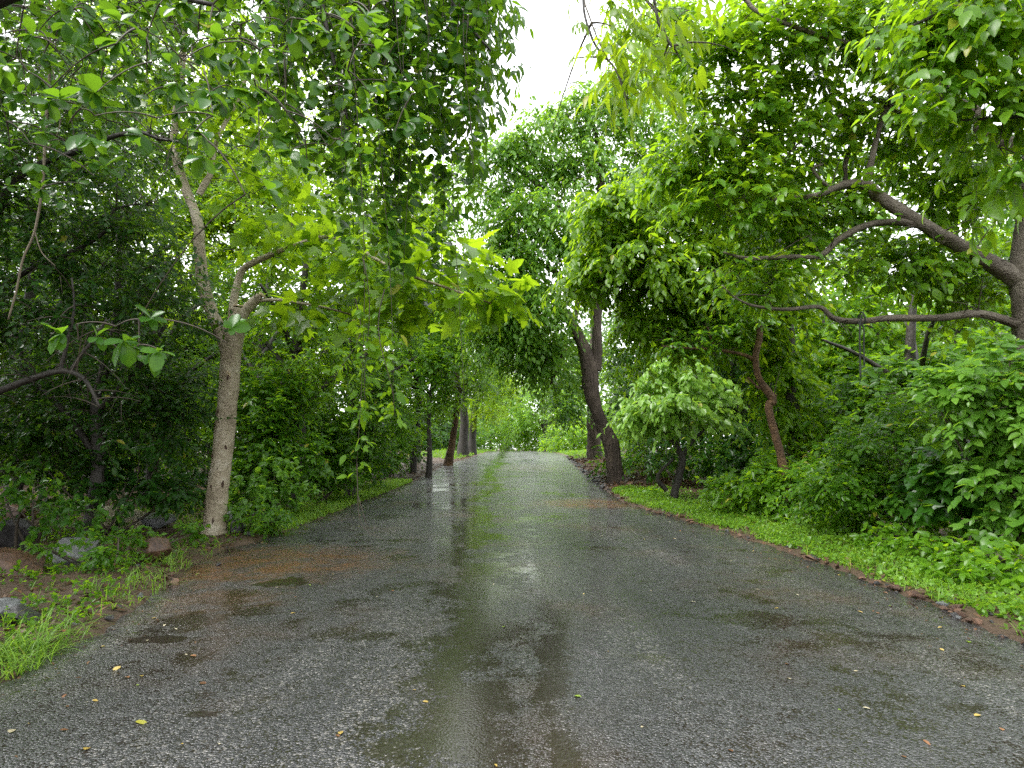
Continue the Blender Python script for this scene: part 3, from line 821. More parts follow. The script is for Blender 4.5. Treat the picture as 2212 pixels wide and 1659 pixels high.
# curtain of creepers with round leaves hanging from the boughs
def strand(rng, top, length, sway, n=9):
    t = np.linspace(0, 1, n)
    ph = rng.random(2) * 6.28
    x = top[0] + sway * t + 0.05 * np.sin(t * 5 + ph[0]); y = top[1] + 0.06 * np.sin(t * 4 + ph[1]); z = top[2] - length * t
    return np.stack([x, y, z], -1)
def curtain(name, label, strands, size, leafkind, mat, parts, seed, step=0.05, rad=0.004, group=None, skip=0.0, ldroop=0.35, stem=None):
    rng = np.random.default_rng(seed)
    base = strands[0][-1].copy()
    T = thing(name, label, 'vine', base, group)
    P, A = [], []
    tubes = []
    for s in strands:
        L_ = np.linalg.norm(np.diff(s, axis=0), axis=1); cs = np.concatenate([[0], np.cumsum(L_)])
        m = max(2, int(cs[-1] / step)); q = np.sort(rng.random(m)) * cs[-1] * (1 - skip * 0)
        if skip: q = q[q < cs[-1] * (1 - skip)]
        pts = np.stack([np.interp(q, cs, s[:, k]) for k in range(3)], -1)
        P.append(pts); az = rng.random(len(pts)) * 6.28
        A.append(np.stack([np.cos(az), np.sin(az), -0.1 + 0.3 * rng.standard_normal(len(pts))], -1))
        tubes.append(tube(s, np.linspace(rad, rad * 0.4, len(s)), 4))
    P, A = np.concatenate(P), np.concatenate(A)
    lv = leaves_on_sprays(rng, P, A, size * 0.9, 2, size, 0.25, 0.7, ldroop, 0.5, 0.75, face=np.array([0.25, -0.5, 0]))
    foliage(T, lv, leafkind, mat, parts, 'leaves')
    v, f = merge(tubes)
    obj('stems', v, f, stem or M['twig'], T)['kind'] = 'stuff'
    return T
rng = np.random.default_rng(21)
ss = []
for k in range(95):
    px = rng.uniform(600, 1075); d = rng.uniform(4.2, 6.2)
    # lower outline of the curtain: longest around px 880-1000
    bottom = np.interp(px, [640, 700, 780, 860, 940, 1000, 1040, 1080], [330, 420, 540, 620, 610, 540, 380, 240]) * rng.uniform(0.2, 1.05)
    top = W(px + rng.uniform(-30, 30), -170 + rng.uniform(-30, 60), d); bot = W(px, bottom, d)
    ss.append(strand(rng, top, top[2] - bot[2], bot[0] - top[0]))
curtain('hanging_vine', 'dense dark curtain of round-leaved creeper hanging over the left half of the road', ss, 0.105, 'round', M['dark'], 300, 22, 0.068)
ss = []
for k in range(34):
    px = rng.uniform(1000, 1150); d = rng.uniform(4.6, 5.6)
    bottom = np.interp(px, [1000, 1060, 1150], [420, 300, 150]) * rng.uniform(0.3, 1.0)
    top = W(px - 60, -180, d); bot = W(px, bottom, d); ss.append(strand(rng, top, top[2] - bot[2], bot[0] - top[0]))
curtain('hanging_vine', 'loose drooping leaves at the right fringe of the left canopy against white sky', ss, 0.13, 'lance', M['mid'], 200, 23, 0.075, ldroop=0.9)
# single long creepers with few leaves
for k, (x0, x1, y1, d, lab) in enumerate([(770, 770, 1020, 4.0, 'long thin creeper dangling in front of the left bushes, leafy to the end'),
                                      (800, 845, 900, 4.4, 'thin leafy creeper dangling beside the long one over the left road edge'),
                                      (985, 990, 900, 5.0, 'thin bare creeper ending in two yellowish leaves over the road edge')]):
    top = W(x0, -170, d); bot = W(x1, y1, d)
    s = [strand(rng, top, top[2] - bot[2], bot[0] - top[0], 14)]
    if k == 0: s += [strand(rng, W(x0 + 10, 560, d), 1.1, .1, 8), strand(rng, W(x0 + 5, 640, d), 0.6, -.1, 8), strand(rng, W(x0 + 60, 620, d), 0.9, .05, 8)]
    curtain('creeper', lab, s, 0.085, 'oval', M['fresh'], 140 if k < 2 else 30, 30 + k, 0.045 if k < 2 else 0.3, 0.004)
# forked bare end of a dangling creeper
T = thing('creeper', 'bare forked twig dangling low in front of the asphalt', 'vine', W(790, 1150, 4.0))
for q, pts in enumerate([[(771, 1000), (773, 1070), (774, 1100), (780, 1130), (800, 1152), (825, 1163)], [(773, 1070), (782, 1100), (790, 1128), (797, 1142)]]):
    v, f = tube(catmull([W(x, y, 4.0) for x, y in pts], 5), np.linspace(0.0035, 0.0015, 5 * (len(pts) - 1) + 1), 5)
    obj('stem', v, f, M['twig'], T)
# pale woody liana on the far left
T = thing('liana', 'pale bare liana winding down at the far left in front of dark trees', 'vine', W(20, 700, 5.2))
for pts, r in [([(100, -150), (108, 120), (98, 290), (92, 400), (75, 500), (50, 560), (35, 630), (18, 690)], 0.014), ([(75, 500), (90, 545), (120, 575)], 0.006), ([(108, 120), (130, 260), (100, 330)], 0.006)]:
    P = catmull([W(x, y, 5.2) for x, y in pts], 6)
    v, f = tube(P, np.linspace(r, r * .5, len(P)), 6, 0.1, 3); obj('stem', v, f, M['vine'], T, smooth=True)

# shaded trees with dark boughs on the left
def gnd(px, d):
    x = (px - CXP) / FPX * d
    return np.array([x, d, float(gz(x, d))])
g1 = gnd(-250, 7.6)
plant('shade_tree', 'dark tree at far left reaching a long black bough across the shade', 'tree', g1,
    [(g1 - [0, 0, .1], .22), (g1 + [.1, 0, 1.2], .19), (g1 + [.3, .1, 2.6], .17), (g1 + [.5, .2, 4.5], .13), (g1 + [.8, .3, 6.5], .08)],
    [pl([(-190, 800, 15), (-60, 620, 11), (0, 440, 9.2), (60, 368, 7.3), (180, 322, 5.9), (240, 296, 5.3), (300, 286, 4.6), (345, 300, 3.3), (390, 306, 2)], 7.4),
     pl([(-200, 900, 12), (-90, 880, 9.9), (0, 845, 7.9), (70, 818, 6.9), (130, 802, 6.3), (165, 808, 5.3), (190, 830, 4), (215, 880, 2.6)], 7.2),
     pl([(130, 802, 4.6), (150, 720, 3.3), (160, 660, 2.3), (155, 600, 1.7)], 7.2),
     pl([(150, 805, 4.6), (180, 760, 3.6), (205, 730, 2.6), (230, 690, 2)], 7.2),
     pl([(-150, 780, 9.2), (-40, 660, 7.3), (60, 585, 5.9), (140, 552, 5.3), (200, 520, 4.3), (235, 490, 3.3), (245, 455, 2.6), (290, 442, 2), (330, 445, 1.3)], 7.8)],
    [blob(60, 160, 7.5, 230, 190, 60), blob(150, 420, 7.8, 200, 130, 46), blob(40, 620, 7.6, 170, 130, 34), blob(280, 560, 8.2, 150, 130, 30), blob(-100, 400, 7, 150, 300, 30), blob(220, -160, 7.5, 420, 170, 70), blob(-200, 700, 7.5, 160, 250, 40), blob(50, -420, 8.5, 420, 200, 40), blob(450, -300, 9.5, 250, 160, 26), blob(150, 700, 7.8, 130, 70, 14)],  # blobs above the view are added to thicken the canopy and shade the left
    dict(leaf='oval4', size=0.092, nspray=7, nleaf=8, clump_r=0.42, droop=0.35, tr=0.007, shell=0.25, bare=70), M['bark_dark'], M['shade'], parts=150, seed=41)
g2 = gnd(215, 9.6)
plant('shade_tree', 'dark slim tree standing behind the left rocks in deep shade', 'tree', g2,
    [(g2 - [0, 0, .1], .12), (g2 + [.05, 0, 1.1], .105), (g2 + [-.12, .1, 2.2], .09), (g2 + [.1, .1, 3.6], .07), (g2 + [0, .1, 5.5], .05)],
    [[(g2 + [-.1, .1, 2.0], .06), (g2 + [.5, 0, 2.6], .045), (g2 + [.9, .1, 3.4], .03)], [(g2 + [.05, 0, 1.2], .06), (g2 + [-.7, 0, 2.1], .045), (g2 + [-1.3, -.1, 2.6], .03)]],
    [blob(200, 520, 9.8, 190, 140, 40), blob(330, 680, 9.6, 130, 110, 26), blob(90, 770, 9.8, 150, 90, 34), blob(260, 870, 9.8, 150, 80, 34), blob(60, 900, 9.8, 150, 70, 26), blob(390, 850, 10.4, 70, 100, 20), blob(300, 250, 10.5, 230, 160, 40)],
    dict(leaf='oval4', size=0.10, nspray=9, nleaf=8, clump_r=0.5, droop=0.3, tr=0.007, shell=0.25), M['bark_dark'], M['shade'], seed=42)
for k, (px, d, lab, blobs, mt) in enumerate([
    (40, 12.5, 'tall leafy tree rising behind the far left boughs', [(60, 300, 12.5, 260, 200, 50), (30, 620, 12.5, 240, 160, 50), (120, 860, 12.5, 190, 110, 40), (0, 0, 13, 260, 190, 40), (100, -300, 13, 400, 160, 50)], 'shade'),  # topmost blob lies above the view, added for shade
    (330, 15.5, 'light green tree filling the gap left of the pale trunk', [(330, 420, 15.5, 200, 150, 44), (300, 640, 15, 180, 140, 36), (380, 800, 15, 150, 90, 24), (250, 180, 16, 200, 140, 26), (340, 930, 14.5, 130, 60, 20), (200, 930, 14, 120, 60, 20), (300, -150, 15, 260, 150, 40)], 'mid'),  # last blob is unseen canopy, added to darken what stands below
    (640, 14.5, 'leafy tree right behind the pale trunk', [(640, 440, 15, 160, 110, 32), (600, 600, 14.5, 130, 110, 32), (650, 750, 14, 140, 110, 40), (560, 860, 13.6, 90, 90, 24), (760, 620, 15, 110, 110, 26)], 'fresh'),
    (760, 17.5, 'creeper-draped tree on the left between the pale trunk and the far row', [(780, 560, 17.5, 130, 130, 36), (800, 740, 17, 110, 110, 46), (720, 880, 16.5, 110, 100, 40), (830, 890, 17.5, 80, 90, 30), (740, 380, 18, 170, 110, 28)], 'mid'),
    (560, 19, 'tall tree far behind the pale trunk with sky between its leaves', [(560, 250, 19, 240, 160, 34), (800, 300, 20, 160, 120, 22), (420, 560, 19, 130, 160, 24), (600, 60, 19, 260, 120, 30), (820, 120, 19, 160, 120, 26), (250, 80, 19, 200, 120, 26), (900, 240, 19, 90, 90, 14)], 'yellow'),
]):
    g = gnd(px, d); h = 5.5 + 0.15 * d
    rr = np.random.default_rng(400 + k)
    tk = [(g - [0, 0, .1], .17), (g + [.1, 0, h * .25], .14), (g + [-.1, .1, h * .5], .11), (g + [.1, 0, h * .8], .07)]
    lb = [[(g + [0, 0, h * q], .07), (g + [1.1 * math.cos(a), .8 * math.sin(a), h * (q + .15)], .05), (g + [1.9 * math.cos(a), 1.5 * math.sin(a), h * (q + .22)], .03)] for q, a in ((.3, 0.3), (.4, 2.8), (.5, 1.2), (.45, 4.5))]
    plant('forest_tree', lab, 'tree', g, tk, lb, [blob(*b) for b in blobs],
          dict(leaf='oval4' if d < 15 else 'two', size=0.125 if d < 15 else 0.135, nspray=9, nleaf=8, clump_r=0.55, droop=0.35, tr=0.008, shell=0.35), M['bark_dark'], M[mt], seed=400 + k)

# row of trees further along the left edge of the road
for k, (px, py, r0, lean, lab, blobs, mt) in enumerate([
    (893, 1003, 9, [(897, 960, 8), (902, 900, 7), (905, 850, 6), (890, 790, 5), (880, 720, 4)], 'first dark slim trunk of the left roadside row', [(860, 760, 27, 90, 90, 40), (900, 640, 27, 90, 80, 30), (840, 850, 27, 60, 60, 20)], 'mid'),
    (928, 1016, 8, [(928, 970, 7), (926, 910, 6.5), (930, 850, 5), (945, 770, 4)], 'second slim trunk of the left roadside row with a thin side shoot', [(930, 800, 25, 80, 70, 40), (970, 720, 26, 80, 80, 34)], 'mid'),
    (968, 1003, 12, [(976, 960, 10), (985, 900, 9), (990, 850, 8), (985, 760, 6), (1000, 680, 5)], 'leaning reddish trunk in the left roadside row', [(990, 820, 33, 80, 60, 40), (1000, 700, 34, 90, 80, 40), (960, 580, 34, 90, 80, 30), (930, 880, 33, 50, 50, 16)], 'mid'),
    (1000, 985, 15, [(1001, 950, 14), (1003, 910, 13), (1000, 850, 11), (1010, 780, 8)], 'thick dark trunk at the far end of the left roadside row', [(1020, 830, 45, 70, 50, 40), (1050, 780, 45, 60, 50, 30), (1010, 700, 46, 80, 80, 30)], 'mid'),
    (1020, 980, 12, [(1020, 950, 11), (1022, 920, 10), (1030, 870, 8), (1060, 820, 6)], 'last trunk of the left roadside row, with yellowish leaves reaching over the road', [(1060, 850, 50, 55, 40, 40), (1085, 830, 50, 40, 40, 26), (1040, 900, 50, 40, 25, 16)], 'yellow'),
]):
    d = blobs[0][2]
    g = gnd(px, d)
    tk = [(g - [0, 0, .15], r0 * px2m(d))] + [(W(x, y, d), r * .74 * px2m(d)) for x, y, r in lean]
    lb = [pl([(lean[2][0], lean[2][1], 4), (lean[2][0] + 40, lean[2][1] - 50, 3), (lean[2][0] + 70, lean[2][1] - 80, 2)], d), pl([(lean[2][0], lean[2][1], 4), (lean[2][0] - 45, lean[2][1] - 50, 3), (lean[2][0] - 70, lean[2][1] - 70, 2)], d)]
    plant('roadside_tree', lab, 'tree', g, tk, lb, [blob(*b) for b in blobs],
          dict(leaf='two', size=0.20, nspray=9, nleaf=9, clump_r=0.75, droop=0.45, tr=0.012, shell=0.35, clear=1.2), M['bark_dark'] if k != 2 else M['bark_red'], M[mt], seed=450 + k)

# ------------------------------------------------------------------ trees on the right
# big tree at the right edge with long grey boughs
g = gnd(2250, 8.2)
D = 8.2
plant('spreading_tree', 'big grey-barked tree at the right edge with long bare boughs over the verge', 'tree', g,
    [(g - [0, 0, .1], .34), (g + [0, 0, .7], .29), (W(2240, 900, D), .24), (W(2232, 760, D), .23), (W(2226, 660, D), .22), (W(2218, 590, D), .20), (W(2226, 480, D), .17), (W(2240, 330, D), .16), (W(2250, 120, D), .12)],
    [pl([(2204, 609, 19.7), (2147, 573, 16.7), (2053, 519, 15.1), (1957, 462, 13.6), (1901, 426, 12.9), (1872, 401, 12.1), (1821, 400, 9.8), (1764, 422, 6.81), (1691, 428, 4.54), (1638, 441, 3.03)], D),
     pl([(1870, 398, 9.12), (1880, 355, 6.81), (1893, 299, 6.43), (1907, 252, 5.68), (1926, 221, 6.05), (1923, 201, 4.54), (1922, 175, 3.03)], D),
     pl([(1922, 218, 4.54), (1869, 222, 3.41), (1814, 250, 3.03), (1740, 296, 2.27), (1694, 344, 1.51)], D),
     pl([(1908, 231, 3.03), (1975, 253, 3.03), (2079, 286, 3.78), (2152, 309, 3.78)], D),
     pl([(2040, 521, 9.12), (1988, 487, 8.32), (1934, 479, 7.57), (1870, 487, 7.57), (1812, 517, 6.81), (1773, 551, 6.05), (1700, 556, 5.3), (1614, 558, 4.54), (1563, 545, 2.27)], D),
     pl([(2238, 717, 11.4), (2159, 688, 9.8), (2102, 678, 8.32), (2023, 687, 7.57), (1918, 688, 7.19), (1852, 694, 6.81), (1801, 687, 6.05), (1769, 663, 4.54), (1701, 668, 3.78), (1636, 662, 3.03), (1590, 644, 2.27), (1559, 616, 1.51)], D),
     pl([(2251, 315, 19.7), (2180, 312, 18.1), (2126, 280, 16.7), (2096, 241, 15.9), (2060, 220, 14.4), (2021, 175, 11.4), (1966, 139, 9.12), (1936, 105, 7.57), (1892, 104, 6.81), (1847, 96, 6.05), (1759, 72, 4.54), (1640, 27, 4.54), (1600, -9, 4.54), (1498, -60, 3.78)], D - .6),
     pl([(1826, 400, 6.05), (1826, 352, 5.3), (1843, 290, 3.78), (1811, 229, 4.54), (1787, 182, 3.78), (1769, 101, 3.03)], D + .5),
     pl([(1849, 391, 4.54), (1796, 405, 3.78), (1756, 367, 3.03), (1778, 354, 2.27)], D),
     pl([(2246, 143, 12.1), (2103, -56, 9.12), (1799, -180, 6.81), (1496, -204, 5.3), (1354, -171, 3.78, 5.2), (1277, -115, 3.03, 4.2), (1261, -18, 2.27, 4.0), (1274, 38, 1.81, 3.9), (1303, 111, 1.51, 3.9), (1333, 160, 1.29, 3.8), (1359, 241, 0.912, 3.8)], 7.0),
     pl([(1353, -172, 3.03), (1372, -42, 2.27), (1423, 38, 1.67), (1446, 90, 1.29), (1470, 109, 0.757)], 4.0)],
    [blob(1500, 120, 8.5, 110, 110, 20), blob(1640, 130, 8.2, 150, 120, 30), blob(1560, 270, 8.4, 120, 90, 20), blob(1700, 300, 8.6, 140, 110, 24), blob(1820, 100, 8.2, 150, 110, 26),
     blob(1980, 330, 8.8, 150, 110, 30), blob(2020, 60, 7.6, 160, 120, 34), blob(1600, 420, 8.4, 120, 70, 22), blob(1480, 350, 9, 90, 70, 16), blob(1700, 480, 8.8, 110, 50, 14), blob(1640, 600, 8.4, 80, 40, 10),
     blob(2060, 420, 9, 120, 60, 24), blob(2120, 620, 9.0, 120, 60, 20), blob(1960, 560, 8.6, 120, 50, 12), blob(1800, 460, 8.6, 90, 40, 10), blob(1900, 250, 8.6, 110, 90, 16), blob(1850, -140, 8, 480, 100, 30), blob(1900, 560, 9.4, 130, 50, 12)],
    dict(leaf='oval', size=0.145, nspray=8, nleaf=7, clump_r=0.42, droop=0.35, ldroop=0.35, sides=16, tr=0.007, shell=0.3, rough=0.06, bare=90), M['bark_grey'], M['fresh'], parts=300, seed=61)
# near leaves of the same side, hanging from above the right corner
g = gnd(2600, 5.2)
D = 4.8
plant('overhanging_tree', 'near bough of large hanging leaves in the upper right corner', 'tree', g,
    [(g - [0, 0, .1], .2), (g + [0, 0, 1.5], .17), (g + [-.1, 0, 3.2], .13), (g + [-.3, 0, 4.6], .09)],
    [[(g + [-.3, 0, 4.4], .07), (W(2350, -100, D), .05), (W(2200, -40, D), .03), (W(2050, 20, D), .02), (W(1960, 60, D), .01)], [(g + [-.1, 0, 3.3], .06), (W(2330, 220, D), .035), (W(2210, 250, D), .018), (W(2080, 260, D), .008)],
     [(g + [-.3, 0, 4.4], .05), (W(2380, 60, D), .03), (W(2200, 110, D), .015)]],
    [blob(2120, 90, D, 120, 90, 28), blob(2010, 50, D, 80, 60, 12), blob(2170, 250, D, 90, 90, 20), blob(2200, 380, D, 60, 60, 8), blob(2030, 200, D, 50, 60, 6), blob(2150, -100, D, 200, 100, 20)],
    dict(leaf='oval', size=0.145, nspray=5, nleaf=6, clump_r=0.32, droop=0.5, ldroop=0.6, tr=0.005, shell=0.2), M['bark_dark'], M['fresh'], parts=250, seed=62)
# yellow-green leaf sprays hanging over the middle of the road (on the big tree's longest bough)
rng = np.random.default_rng(63)
g = gnd(3100, 4.4)
D = 3.9
tips = [(1290, 110), (1330, 60), (1300, 180), (1350, 140), (1380, 80), (1400, 170), (1370, 210), (1340, 245), (1420, 60), (1450, 110), (1460, 30), (1320, 20), (1390, 240), (1430, 220), (1410, 130), (1360, 30), (1480, 60), (1400, 20), (1345, 190), (1300, 60), (1440, 170), (1365, 250)]
anch = [W(x, y - 55, D + rng.uniform(-.3, .3)) for x, y in tips]
plant('overhanging_tree', 'yellow-green leaf sprays drooping into the sky gap at top centre', 'tree', g,
    [(g - [0, 0, .1], .24), (g + [-.1, 0, 2.0], .2), (g + [-.4, 0, 4.2], .16), (g + [-1.0, 0, 5.6], .12)],
    [[(g + [-1.0, 0, 5.5], .10), (W(2300, -420, 4.3), .07), (W(1800, -330, 4.1), .05), (W(1500, -200, D), .03), (W(1420, -60, D), .015), (W(1420, 40, D), .009), (W(1450, 100, D), .006)],
     [(W(1560, -230, D), .02), (W(1330, -140, D), .014), (W(1262, -20, D), .010), (W(1280, 85, D), .008), (W(1330, 150, D), .006), (W(1355, 215, D), .004)]],
    [(a, np.array([.08, .1, .06]), 1) for a in anch],
    dict(leaf='lance', size=0.135, nspray=3, nleaf=7, clump_r=0.24, droop=0.9, ldroop=0.7, tr=0.003, shell=0.1, outward=0.2, jit=0.3), M['bark_dark'], M['yellow'], parts=300, seed=64)

# arching tree over the right verge
g = gnd(1712, 13.6); D = 13.2
plant('arching_tree', 'creeper-clad tree whose bright drooping leaves arch over the right side of the road', 'tree', g,
    [(g - [0, 0, .1], .2), (g + [0, 0, 1.3], .17), (W(1705, 800, 13.6), .15), (W(1700, 680, 13.6), .13), (W(1680, 560, 13.4), .11), (W(1620, 470, D), .08)],
    [pl([(1680, 560, 9), (1600, 460, 7), (1500, 430, 6), (1400, 440, 4.5), (1300, 480, 3)], D), pl([(1690, 620, 8), (1600, 570, 6), (1480, 560, 5), (1380, 580, 3.5), (1290, 610, 2.5)], D - .3),
     pl([(1700, 650, 6), (1640, 640, 5), (1560, 650, 3)], D), pl([(1560, 445, 5), (1500, 400, 4), (1420, 390, 3)], D)],
    [blob(1330, 470, D - .4, 90, 70, 40), blob(1430, 430, D, 110, 60, 40), blob(1540, 440, D, 110, 70, 40), blob(1640, 480, D, 100, 70, 30), blob(1370, 570, D - .6, 100, 70, 40), blob(1490, 580, D - .2, 110, 70, 44), blob(1600, 600, D, 110, 70, 34),
     blob(1290, 590, D - .4, 60, 60, 20), blob(1430, 680, D, 80, 60, 26), blob(1560, 700, D, 90, 60, 24), blob(1660, 680, D + .2, 80, 70, 22), blob(1390, 720, D, 40, 50, 10), blob(1690, 840, 13.4, 45, 120, 26)],
    dict(leaf='oval4', size=0.165, nspray=8, nleaf=8, clump_r=0.46, droop=0.75, ldroop=0.55, tr=0.007, shell=0.35, rise=0.2), M['bark_dark'], M['bright'], parts=200, seed=65)
# crooked reddish trunk
g = gnd(1697, 12.0); D = 12.0
plant('crooked_tree', 'small crooked tree with a reddish bent trunk in the right undergrowth', 'tree', g,
    [(g - [0, 0, .1], .13), (W(1690, 1000, D), 0.090), (W(1675, 940, D), 0.078), (W(1660, 880, D), 0.074), (W(1668, 862, D), 0.078), (W(1640, 820, D), 0.066), (W(1632, 770, D), 0.066), (W(1640, 730, D), 0.066), (W(1638, 700, D), 0.062), (W(1620, 675, D), 0.047), (W(1606, 650, D), 0.035)],
    [pl([(1636, 780, 5), (1600, 765, 4), (1540, 755, 3), (1480, 752, 2.2), (1430, 748, 1.5)], D), pl([(1545, 755, 2.5), (1535, 730, 2), (1528, 705, 1.5)], D), pl([(1668, 862, 5), (1676, 852, 3.5)], D), pl([(1640, 840, 3), (1615, 815, 2)], D)],
    [blob(1470, 735, D, 60, 25, 8), blob(1600, 690, D, 60, 40, 12), blob(1560, 740, D + .3, 50, 30, 6)],
    dict(leaf='oval4', size=0.12, nspray=6, nleaf=7, clump_r=0.35, droop=0.4, tr=0.005, shell=0.2, sides=12, rough=0.12, bare=16), M['bark_red'], M['mid'], seed=66)
# small bright round tree
g = G(1455, 1078); D = float(g[1])
plant('small_tree', 'small bright green tree with a round crown in front of the crooked roadside giant', 'tree', g,
    [(g - [0, 0, .1], 10 * px2m(D)), (W(1458, 1060, D), 8.5 * px2m(D)), (W(1468, 1020, D), 8 * px2m(D)), (W(1474, 990, D), 7 * px2m(D)), (W(1462, 955, D), 6 * px2m(D)), (W(1470, 880, D), 4 * px2m(D))],
    [pl([(1470, 1000, 5), (1490, 960, 4), (1530, 920, 3), (1560, 890, 2)], D), pl([(1466, 970, 5), (1430, 930, 4), (1380, 900, 3), (1345, 890, 2)], D), pl([(1440, 1060, 5), (1420, 1030, 4), (1455, 990, 3)], D)],
    [blob(1472, 825, D, 80, 36, 22), blob(1395, 875, D - .4, 42, 24, 12), blob(1540, 875, D - .2, 42, 28, 13), blob(1470, 885, D - .8, 70, 26, 16), blob(1362, 892, D, 18, 14, 5), blob(1462, 788, D, 42, 18, 9), blob(1555, 905, D, 22, 16, 4)],
    dict(leaf='oval4', face=0.9, size=0.21, nspray=6, nleaf=6, clump_r=0.5, droop=0.6, ldroop=0.6, tr=0.008, shell=0.4), M['bark_dark'], M['sapling'], parts=200, seed=67)
# old crooked giant at the right edge of the road
D = 22.0
g = gnd(1332, D)
plant('old_roadside_tree', 'old crooked tree with furrowed trunk and weeping pale crown at the right road edge', 'tree', g,
    [(g - [0, 0, .2], 23.4 * px2m(D)), (W(1331, 1050, D), 18 * px2m(D)), (W(1326, 1000, D), 16.2 * px2m(D)), (W(1318, 955, D), 16.2 * px2m(D)), (W(1298, 910, D), 12.6 * px2m(D)), (W(1284, 870, D), 13.5 * px2m(D)), (W(1276, 830, D), 17.1 * px2m(D)), (W(1272, 790, D), 17.1 * px2m(D)), (W(1258, 745, D), 12.6 * px2m(D)), (W(1236, 700, D), 10.8 * px2m(D)), (W(1212, 665, D), 9 * px2m(D)), (W(1195, 640, D), 6.3 * px2m(D))],
    [pl([(1285, 800, 13), (1290, 740, 11), (1290, 690, 10), (1300, 600, 9), (1290, 480, 8), (1300, 360, 6), (1280, 260, 4)], D),
     pl([(1240, 705, 6), (1245, 640, 6), (1215, 605, 6.5), (1195, 585, 6), (1170, 572, 5.5), (1145, 575, 4), (1120, 560, 3)], D),
     pl([(1180, 578, 4), (1165, 562, 3.5), (1150, 552, 3)], D), pl([(1294, 640, 7), (1340, 560, 6), (1380, 440, 5), (1390, 330, 4)], D), pl([(1294, 560, 6), (1230, 470, 5), (1160, 400, 4), (1110, 360, 3)], D),
     pl([(1255, 740, 5), (1225, 740, 4), (1205, 790, 4), (1190, 830, 3)], D)],
    [blob(1200, 300, D, 110, 80, 44), blob(1300, 260, D, 120, 80, 44), blob(1120, 360, D, 90, 60, 34), blob(1250, 400, D, 130, 80, 44), blob(1380, 340, D, 110, 100, 34), blob(1080, 450, D, 60, 80, 24), blob(1160, 500, D - 1, 100, 70, 40), blob(1290, 510, D - 1, 110, 60, 30),
     blob(1090, 580, D - 1, 60, 60, 30), blob(1150, 660, D - 1, 70, 60, 40), blob(1110, 745, D, 80, 50, 40), blob(1050, 660, D, 60, 70, 30), blob(1185, 780, D, 45, 35, 16), blob(1120, 690, D + 3, 90, 90, 40), blob(1440, 230, D, 70, 80, 18), blob(1340, 200, D, 60, 50, 12), blob(1060, 330, D, 60, 40, 12)],
    dict(leaf='two', size=0.20, nspray=10, nleaf=9, clump_r=0.85, droop=0.9, ldroop=0.6, tr=0.012, shell=0.45, rise=0.25, sides=16, rough=0.05, flute=0.10, clear=2.5), M['bark_furrow'], M['pale'], seed=68)
D = 40.0
g = gnd(1283, D)
plant('straight_tree', 'straight thick dark trunk standing behind the crooked roadside giant', 'tree', g,
    [(g - [0, 0, .2], 17 * px2m(D)), (W(1283, 960, D), 14 * px2m(D)), (W(1282, 900, D), 13 * px2m(D)), (W(1280, 820, D), 11 * px2m(D)), (W(1285, 700, D), 8 * px2m(D)), (W(1290, 500, D), 5 * px2m(D))],
    [pl([(1281, 870, 6), (1265, 845, 4), (1240, 830, 3), (1210, 825, 2)], D), pl([(1281, 800, 6), (1230, 760, 4), (1190, 740, 3)], D)],
    [blob(1220, 850, D, 50, 30, 20), blob(1240, 790, D, 50, 40, 22), blob(1320, 700, D, 80, 100, 34), blob(1230, 880, D - 2, 40, 22, 14), blob(1360, 600, D, 90, 120, 24)],
    dict(leaf='two', size=0.24, nspray=9, nleaf=9, clump_r=0.9, droop=0.7, tr=0.014, shell=0.4, clear=2.0, flute=0.1), M['bark_furrow'], M['dark'], seed=69)
